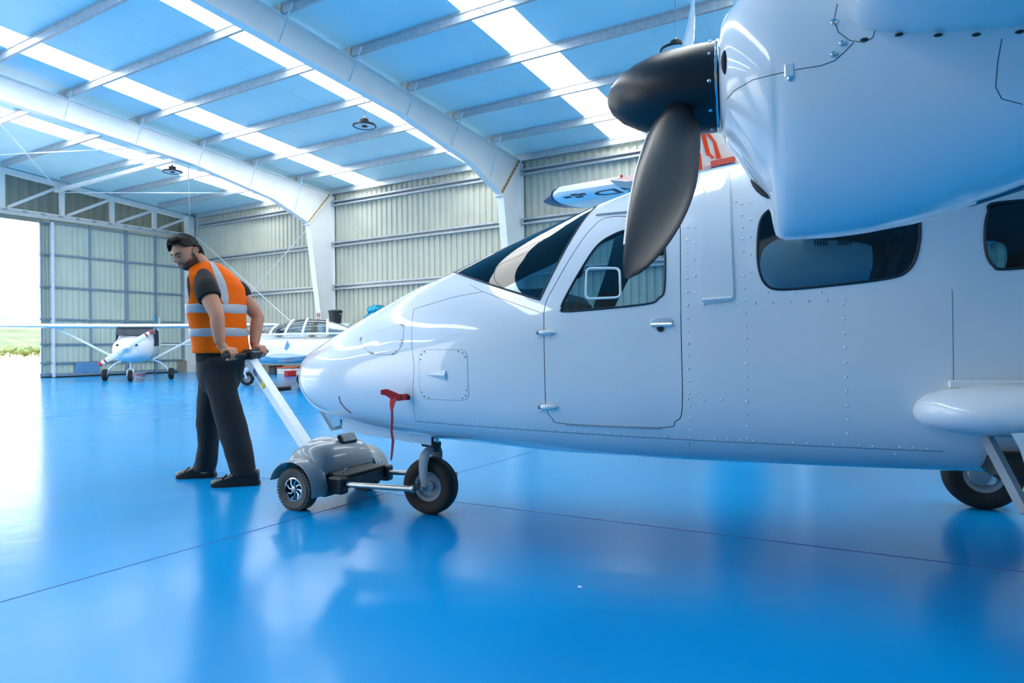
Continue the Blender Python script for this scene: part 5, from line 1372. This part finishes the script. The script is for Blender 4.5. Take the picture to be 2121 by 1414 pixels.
# high-wing aircraft behind the twin: only its wing end shows over the cabin roof
SC = 1.58
hw2 = high_wing((6.27, -1.70, 0), R(-3.75), 'white high-wing aircraft with dark navy wing tip showing above the twin cabin roof', M_paintw, M_wtip, False, SC)
hw2.scale = (0.95, 1.3, SC); HW2 = MX.Translation((6.27, -1.70, 0)) @ MX.Rotation(R(-3.75), 4, 'Z') @ MX.Diagonal((0.95, 1.3, SC, 1))
M_let = mat('registration_black', (30, 44, 66), 0.5)
def lettering(body, size, parent, name, m, mx):
    cu = bpy.data.curves.new(name, 'FONT'); cu.body = body; cu.size = size; cu.extrude = 0.002; cu.align_x = 'CENTER'; cu.align_y = 'CENTER'
    o = bpy.data.objects.new(name, cu); C.objects.link(o)
    dg = bpy.context.evaluated_depsgraph_get(); me = bpy.data.meshes.new_from_object(o.evaluated_get(dg)); bpy.data.objects.remove(o); bpy.data.curves.remove(cu)
    me.materials.clear(); me.materials.append(m)
    q = link(name, me, parent); q.matrix_local = mx; return q
lc = HW2.inverted() @ at_z(1287, 394, 1.69*SC)
lettering('GD', 0.36, hw2, 'wing_lettering', M_let, MX.Translation((lc.x, lc.y, 1.692)) @ MX(((0, 1, 0, 0), (1, 0, 0, 0), (0, 0, -1, 0), (0, 0, 0, 1))))
for px_k in ((1190, 404), (1206, 403), (1176, 409), (1200, 408)):
    kq_ = HW2.inverted() @ at_z(*px_k, 1.69*SC); MB().box((kq_.x, kq_.y, 1.692), (0.07, 0.06, 0.006)).build('wing_checker', M_let, hw2, ang=None)

# red and white tail just behind the cabin roof
rt = empty('red_tail_aircraft', (0, 0, 0)); c0 = at(1487, 330, 6.7)
rt.location = (c0.x, c0.y, 0); fwd = (RH*0.35+FH*0.94).normalized(); rt.rotation_euler = (0, 0, math.atan2(fwd.y, fwd.x))
tag(rt, 'aircraft with orange-red and white checked tail fin behind the twin cabin roof', 'aircraft')
RTI = (MX.Translation(rt.location) @ MX.Rotation(math.atan2(fwd.y, fwd.x), 4, 'Z')).inverted()
M_wht = mat('tail_white', (236, 232, 226), 0.35); M_org = mat('tail_orange_red', (240, 74, 26), 0.4)
def rp(x, y, d): return RTI @ at(x, y, d)
def flat(px, d, name, m, thick=0.03, parent=None):
    pts = [rp(x, y, dd if (dd := d) else 0) for x, y in px]; n = len(pts); off = (RTI.to_3x3() @ FH)*thick
    return MB().add(pts+[p_+off for p_ in pts], [tuple(range(n)), tuple(range(2*n-1, n-1, -1))]+[(i, i+n, (i+1) % n+n, (i+1) % n) for i in range(n)]).build(name, m, parent or rt, ang=None)
fin_ = flat([(1447, 362), (1452, 200), (1462, 195), (1524, 332), (1530, 365)], 6.7, 'fin', M_wht, 0.06)
flat([(1446, 362), (1440, 250), (1451, 240), (1456, 352)], 6.72, 'rudder', M_org, 0.04)
for q in ([(1452, 278), (1460, 274), (1472, 320), (1464, 322)], [(1458, 271), (1467, 271), (1482, 293), (1476, 292)], [(1477, 292), (1483, 293), (1494, 327), (1484, 328)], [(1469, 318), (1472, 318), (1480, 326), (1474, 328)], [(1445, 320), (1452, 318), (1455, 350), (1447, 352)]):
    flat(q, 6.69, 'tail_check', M_org, 0.008, fin_)
sv = [rp(1262, 373, 6.95), rp(1290, 364, 6.95), rp(1540, 327, 6.6), rp(1540, 341, 6.6), rp(1300, 376, 6.9)]
up = V((0, 0, 0.02))
st_ = MB().add([p_ for p_ in sv]+[p_+V((0.5, 0, 0.03)) for p_ in sv], [tuple(range(5)), tuple(range(9, 4, -1))]+[(i, i+5, (i+1) % 5+5, (i+1) % 5) for i in range(5)]).build('stabiliser', mat('stab_pale_red', (240, 206, 196), 0.4), rt, ang=None)
flat([(1474, 333), (1528, 322), (1528, 333), (1478, 345)], 6.62, 'elevator_edge', mat('elevator_red', (224, 92, 76), 0.5), 0.05)
flat([(1474, 346), (1530, 335), (1532, 339), (1474, 352)], 6.62, 'elevator_rubber_strip', mat('navy_strip', (60, 74, 112), 0.5), 0.05)  # dark navy rubber strip below the red elevator edge
flat([(1285, 362), (1290, 362), (1290, 365), (1285, 366)], 6.93, 'tip_lamp', M_org, 0.03)
MB().loft([sect(u, b, t, hw_, 2.2) for u, b, t, hw_ in ((-0.4, 1.5, 1.95, 0.10), (0.6, 1.3, 1.95, 0.22), (2.2, 1.0, 1.95, 0.5), (3.6, 0.7, 1.9, 0.6), (4.6, 0.7, 1.4, 0.5), (5.3, 0.85, 1.25, 0.2))]).build('fuselage', M_wht, rt, ang=50)
MB().tube([(0.0, 0, 1.7), (0.1, 0, 2.6)], [0.12, 0.08], 10, squash=0.4, side=(1, 0, 0)).build('fin_root', M_wht, rt)
for x, y in ((3.6, -0.8), (3.6, 0.8), (5.0, 0)):
    small_wheel(rt, (x, y, 0.17), 0.17, 0.12); MB().tube([(x, y*0.9, 0.17), (x, y*0.5, 0.85)], 0.03, 8).build('gear_leg', M_wht, rt)

# low-wing trainer
p = at_z(512, 798); fwl = (-RH*math.cos(R(14)) - FH*math.sin(R(14))); aft3 = -fwl
lw = empty('low_wing_aircraft', tuple(p), math.atan2(aft3.y, aft3.x)); tag(lw, 'white low-wing aircraft with bubble canopy parked behind the worker', 'aircraft')
tab = [(-0.62, 0.86, 1.16, 0.16), (-0.55, 0.78, 1.24, 0.28), (-0.3, 0.68, 1.30, 0.44), (0.2, 0.60, 1.36, 0.53), (0.9, 0.56, 1.38, 0.56), (2.0, 0.56, 1.36, 0.56), (2.8, 0.64, 1.36, 0.44), (4.0, 0.85, 1.26, 0.22), (5.6, 1.02, 1.20, 0.07)]
fz = MB().loft([sect(u, *interp(tab, u)) for u in [-0.62, -0.6, -0.55, -0.48, -0.38, -0.25, -0.1, 0.1, 0.3, 0.6, 0.9, 1.3, 1.7, 2.1, 2.5, 2.9, 3.4, 4.0, 4.8, 5.6]]).build('fuselage', M_paintw, lw, ang=50)
def arch(u0, lean, hw_, zt, r_=0.028, k=12): return [(u0+lean*math.sin(math.pi*i/k), -hw_*math.cos(math.pi*i/k), 1.32+(zt-1.32)*math.sin(math.pi*i/k)**0.75) for i in range(k+1)]
rings = []
for u0, lean, hw_, zt in ((0.35, 0.0, 0.50, 1.36), (0.62, 0.15, 0.52, 1.58), (0.95, 0.22, 0.53, 1.74), (1.5, 0.12, 0.53, 1.78), (2.1, 0, 0.50, 1.74), (2.5, 0, 0.44, 1.62), (2.95, 0, 0.36, 1.42)):
    rings.append([V(q) for q in arch(u0, lean, hw_, zt)])
cn = MB().loft(rings, caps=False, closed=False).build('canopy', M_bglass, lw, ang=60)
for u0, lean, hw_, zt in ((0.62, 0.15, 0.525, 1.585), (1.0, 0.22, 0.535, 1.755), (1.45, 0.14, 0.535, 1.79), (2.1, 0, 0.51, 1.75), (2.9, 0, 0.37, 1.45)):
    MB().tube(arch(u0, lean, hw_, zt), 0.032, 8).build('canopy_bow', M_paintw, cn)
for s in (-1, 1):
    MB().tube([(0.40, s*0.50, 1.34), (1.2, s*0.53, 1.36), (2.1, s*0.50, 1.36), (2.95, s*0.36, 1.38)], 0.03, 6).build('canopy_rail', M_paintw, cn)
MB().loft([sect(u, 1.3, t, h_, 2.2, 16) for u, t, h_ in ((2.12, 1.72, 0.47), (2.5, 1.60, 0.41), (3.0, 1.38, 0.3))]).build('turtle_deck', M_paintw, lw, ang=50)
for y in (-0.25, 0.25):
    MB().bbox((1.45, y, 1.22), (0.42, 0.36, 0.14), 0.05).bbox((1.72, y, 1.44), (0.12, 0.36, 0.42), 0.05, rot=MX.Rotation(R(16), 3, 'Y')).build('seat', mat('tan_seat', (190, 164, 128), 0.7), lw)
MB().bbox((0.85, 0, 1.40), (0.14, 0.9, 0.16), 0.04).build('instrument_panel', M_cockpit, lw)
wing_mesh([(-4.3, 0.95, 0.82, 0.85, 0.12), (-4.15, 0.85, 0.82, 1.05, 0.13), (0, 0.55, 0.66, 1.55, 0.14), (4.15, 0.85, 0.82, 1.05, 0.13), (4.3, 0.95, 0.82, 0.85, 0.12)]).build('wing', M_paintw, lw)
wing_mesh([(-1.4, 4.95, 1.12, 0.6, 0.09), (0, 4.85, 1.12, 0.75, 0.09), (1.4, 4.95, 1.12, 0.6, 0.09)]).build('stabiliser', M_paintw, lw)
MB().loft([[V((x0+px, pz, z)) for px, pz in airfoil(c, 0.08)] for z, x0, c in ((1.1, 4.2, 1.35), (1.7, 4.9, 0.75), (2.25, 5.25, 0.5))]).build('fin', M_paintw, lw)
small_wheel(lw, (0, 0, 0.18), 0.18, 0.12, 'nose_tyre')
MB().tube([(0, 0.09, 0.18), (-0.06, 0.08, 0.36), (0.02, 0, 0.46), (0.12, 0, 0.72)], [0.024, 0.026, 0.03, 0.03], 8).tube([(0, -0.09, 0.18), (-0.06, -0.08, 0.36), (0.02, 0, 0.46)], 0.024, 8).build('nose_leg', M_paintw, lw)
MB().loft([sect(u, b, t, h_, 2.0, 14) for u, b, t, h_ in ((-0.22, 0.30, 0.36, 0.05), (-0.12, 0.24, 0.46, 0.09), (0.02, 0.34, 0.50, 0.09), (0.12, 0.42, 0.47, 0.04))]).build('wheel_fairing', M_paintw, lw, ang=50)
for s in (-1, 1):
    small_wheel(lw, (1.5, s*0.95, 0.18), 0.18, 0.14); MB().tube([(1.45, s*0.55, 0.66), (1.47, s*0.75, 0.5), (1.5, s*0.86, 0.2)], 0.03, 8, smooth=3).build('main_leg', M_paintw, lw)
MB().lathe([(0.12, 0), (0.1, -0.1), (0.001, -0.2)], (-0.62, 0, 1.0), (1, 0, 0), 18).build('spinner', M_paintw, lw)
for x, y, m_, nm in ((-0.1, 0.5, M_bolt, 'cowl_vent'), (0.25, 0.535, M_bolt, 'static_port')):
    MB().ball((x, -y+0.03, 1.12), 1, 10, 6, (0.05, 0.05, 0.03)).build(nm, m_, fz)
MB().prism([(1.0, 0.98), (1.08, 1.2), (1.14, 1.05), (1.06, 0.92)], lambda p_, d: V((p_[0], -0.565+d, p_[1])), -0.01, 0.01).build('blue_emblem', mat('emblem_blue', (96, 150, 200), 0.5), fz, ang=None)

# ------------------------------------------------------------------ small things at the back
def bucket(loc, r0, r1, h, body, name, label, rim=None, group=None):
    b = empty(name, loc); tag(b, label, 'bucket', group)
    MB().lathe([(0.001, 0.0), (r0, 0.0), (r1, h), (r1+0.015, h), (r1+0.015, h-0.02), (r1-0.01, h-0.005), (r0-0.01, 0.01), (0.001, 0.01)], n=24).build('pail', body, b)
    if rim: MB().lathe([(r1*0.96+0.006, h*0.72), (r1*0.98+0.008, h*0.78), (r1*0.98, h*0.78)], n=24).build('rim_band', rim, b)
    MB().tube([(-r1, 0, h-0.03), (-r1*0.7, -r1*0.75, h*0.55), (0, -r1*1.05, h*0.4), (r1*0.7, -r1*0.75, h*0.55), (r1, 0, h-0.03)], 0.008, 6, smooth=4).build('bail', M_steel, b)
    return b
bucket(tuple(at_z(289, 791)), 0.12, 0.175, 0.30, mat('bucket_grey', (134, 138, 146), 0.45), 'grey_bucket', 'grey bucket with red band on the floor by the small aircraft nose wheel', M_redd)
# steel cabinet with a black bin on it, trestle table
cb = empty('steel_cabinet', (16.9, 16.15, 0), 0); tag(cb, 'low pale steel cabinet standing against the ribbed wall by the column', 'cabinet')
q0 = at_X(693, 700, 17.1); q1 = at_X(724, 700, 17.1)
cz = at_X(700, 670, 17.1).z; wy = abs(q0.y-q1.y); cb.location = (17.1, (q0.y+q1.y)/2, 0)
MB().bbox((0.3, 0, cz/2), (0.6, wy, cz), 0.01).build('body', mat('cabinet_pale', (206, 210, 206), 0.5), cb)
for s in (-1, 1): MB().bbox((-0.012, s*wy/4, cz/2), (0.02, wy/2-0.03, cz-0.1), 0.004).build('door', mat('cabinet_door_pale', (196, 202, 200), 0.5), cb); MB().bbox((-0.03, s*0.06, cz*0.6), (0.02, 0.02, 0.14), 0.004).build('handle', M_steel, cb)
bq = at_X(695, 668, 17.3); bin_ = empty('black_bin', (17.3, bq.y, cz)); tag(bin_, 'black lidded plastic bin standing on the pale steel cabinet', 'bin')
bh = at_X(695, 642, 17.3).z-cz; br = abs(at_X(684, 650, 17.3).y-at_X(706, 650, 17.3).y)/2*0.9
MB().lathe([(0.001, 0), (br*0.82, 0), (br, bh*0.86), (0.001, bh*0.86)], n=24).build('tub', mat('bin_black', (24, 30, 36), 0.4), bin_)
MB().lathe([(br*1.08, bh*0.84), (br*1.08, bh*0.92), (br*0.9, bh), (0.001, bh)], n=24).build('lid', M_black, bin_)
for s in (-1, 1): MB().bbox((0, s*br*1.05, bh*0.7), (0.08, 0.04, 0.05), 0.01).build('grip', M_steel, bin_)
tq0, tq1 = at_X(726, 671, 17.3), at_X(772, 668, 17.3)
tt = empty('trestle_table', (17.3, (tq0.y+tq1.y)/2-0.45, 0)); tag(tt, 'white-topped trestle table against the ribbed wall right of the cabinet', 'table')
tz_, tw_ = tq0.z, abs(tq0.y-tq1.y)+0.2
MB().bbox((0.2, -0.2, tz_-0.02), (0.7, tw_, 0.04), 0.008).build('table_top', mat('table_white', (232, 234, 234), 0.4), tt)
for yy in (tw_/2-0.35, -tw_/2-0.05):
    MB().tube([(-0.1, yy+0.16, tz_-0.04), (-0.1, yy-0.16+0.28, 0)], 0.02, 6).build('leg', M_white, tt); MB().tube([(0.5, yy, tz_-0.04), (0.5, yy+0.1, 0)], 0.02, 6).build('leg', M_white, tt)
MB().bbox((0.15, -0.25, tz_*0.45), (0.5, tw_*0.7, tz_*0.5), 0.02).build('shelf_crate', mat('crate_teal_grey', (86, 110, 124), 0.6), tt)
# shiny teal foil bundles
M_foil = mat('teal_foil', (28, 150, 186), 0.22, metal=0.45, var=0.3, scale=18)
def foil(loc, h, r_, lean, label, seed):
    t = empty('foil_bundle', loc); tag(t, label, 'foil bundle', 'teal foil bundles'); rn = random.Random(seed)
    for k in range(int(h/0.10)):
        z = 0.05+k*0.10; f_ = z/h
        if r_ < 0.1 and f_ < 0.62: continue
        cx2 = lean[0]*f_; cy2 = lean[1]*f_
        for j in range(3 if r_ > 0.1 else 1):
            a = rn.uniform(0, 6.28); b = MB().ball((cx2+math.cos(a)*r_*0.5*(j > 0), cy2+math.sin(a)*r_*0.5*(j > 0), z), r_*rn.uniform(0.55, 0.8), 10, 7, (1, 1, 0.75), rot=MX.Rotation(a, 3, 'Z') @ MX.Rotation(rn.uniform(-0.6, 0.6), 3, 'X'))
            b.build('foil_lobe', M_foil, t, ang=60)
    MB().tube([(0, 0, 0), (lean[0], lean[1], h+0.02)], 0.02, 6).build('core_stick', mat('stick_dark_teal', (20, 80, 104), 0.6), t)
    return t
fq = at_X(765, 668, 17.35); ft = at_X(783, 640, 17.35)
foil((17.4, fq.y+0.02, tz_), ft.z-tz_+0.12, 0.30, (0, ft.y-fq.y), 'large shiny teal foil bundle leaning on the trestle table by the wall', 5)
fp = at(319, 684, 26.0)
foil((fp.x, fp.y, 0), at(319, 651, 26.0).z, 0.075, (0.05, 0), 'slim upright teal foil bundle behind the small high-wing aircraft', 6)
# boxes under the low-wing aircraft
def crate(x0, x1, yb, yt, X, rgb, lid, label, name='storage_box'):
    a, b = at_X(x0, yb, X), at_X(x1, yb, X); zt, zb = at_X(x0, yt, X).z, 0.0
    t = empty(name, (X, (a.y+b.y)/2, zb)); tag(t, label, 'box'); w_ = abs(a.y-b.y)
    MB().bbox((0.2, 0, zt*0.42), (0.4, w_, zt*0.84), 0.02).build('tub', mat(name+'_%d_%d_%d' % rgb, rgb, 0.5), t)
    MB().bbox((0.2, 0, zt*0.92), (0.43, w_*1.04, zt*0.16), 0.015).build('lid', lid, t); return t
crate(573, 603, 772, 760, 17.2, (232, 228, 220), mat('lid_orange_red', (222, 92, 54), 0.5), 'cream box with orange-red lid under the low-wing aircraft')
crate(606, 616, 772, 764, 16.9, (226, 226, 222), M_white, 'small white box right of the orange-lidded box under the low-wing aircraft')
crate(588, 596, 774, 768, 16.2, (196, 40, 36), M_red, 'small red box in front of the cream box under the low-wing aircraft')
crate(620, 634, 771, 758, 17.5, (60, 70, 82), M_black, 'dark grey box at the wall right of the white box')
crate(556, 569, 771, 757, 17.5, (50, 56, 66), M_black, 'black box at the wall left of the cream orange-lidded box')
# fire point sign on the first column
sg = at_Y(659, 656, 18.86); s_ = empty('fire_sign', (sg.x, 18.85, sg.z)); tag(s_, 'white sign with red fire symbols on the white steel column', 'sign')
MB().box((0, 0, 0), (0.20, 0.008, 0.32)).build('sign_plate', mat('sign_white', (240, 238, 236), 0.4), s_, ang=None)
M_sr = mat('sign_red', (222, 120, 116), 0.5)
for x, z, w_, h_ in ((-0.045, 0.06, 0.05, 0.13), (0.045, 0.06, 0.06, 0.13), (0.0, -0.09, 0.15, 0.03)):
    MB().box((x, -0.006, z), (w_, 0.004, h_)).build('sign_symbol', M_sr, s_, ang=None)
# small paint fleck on the floor
pf = at_z(1201, 1215); fk_ = MB().lathe([(0.001, 0.003), (0.006, 0.0025), (0.009, 0.0)], (0, 0, 0), (0, 0, 1), 9).build('paper_scrap', mat('scrap_white', (232, 236, 240), 0.7)); fk_.location = (pf.x, pf.y, 0.0); tag(fk_, 'tiny white paper scrap on the open blue floor', 'scrap')
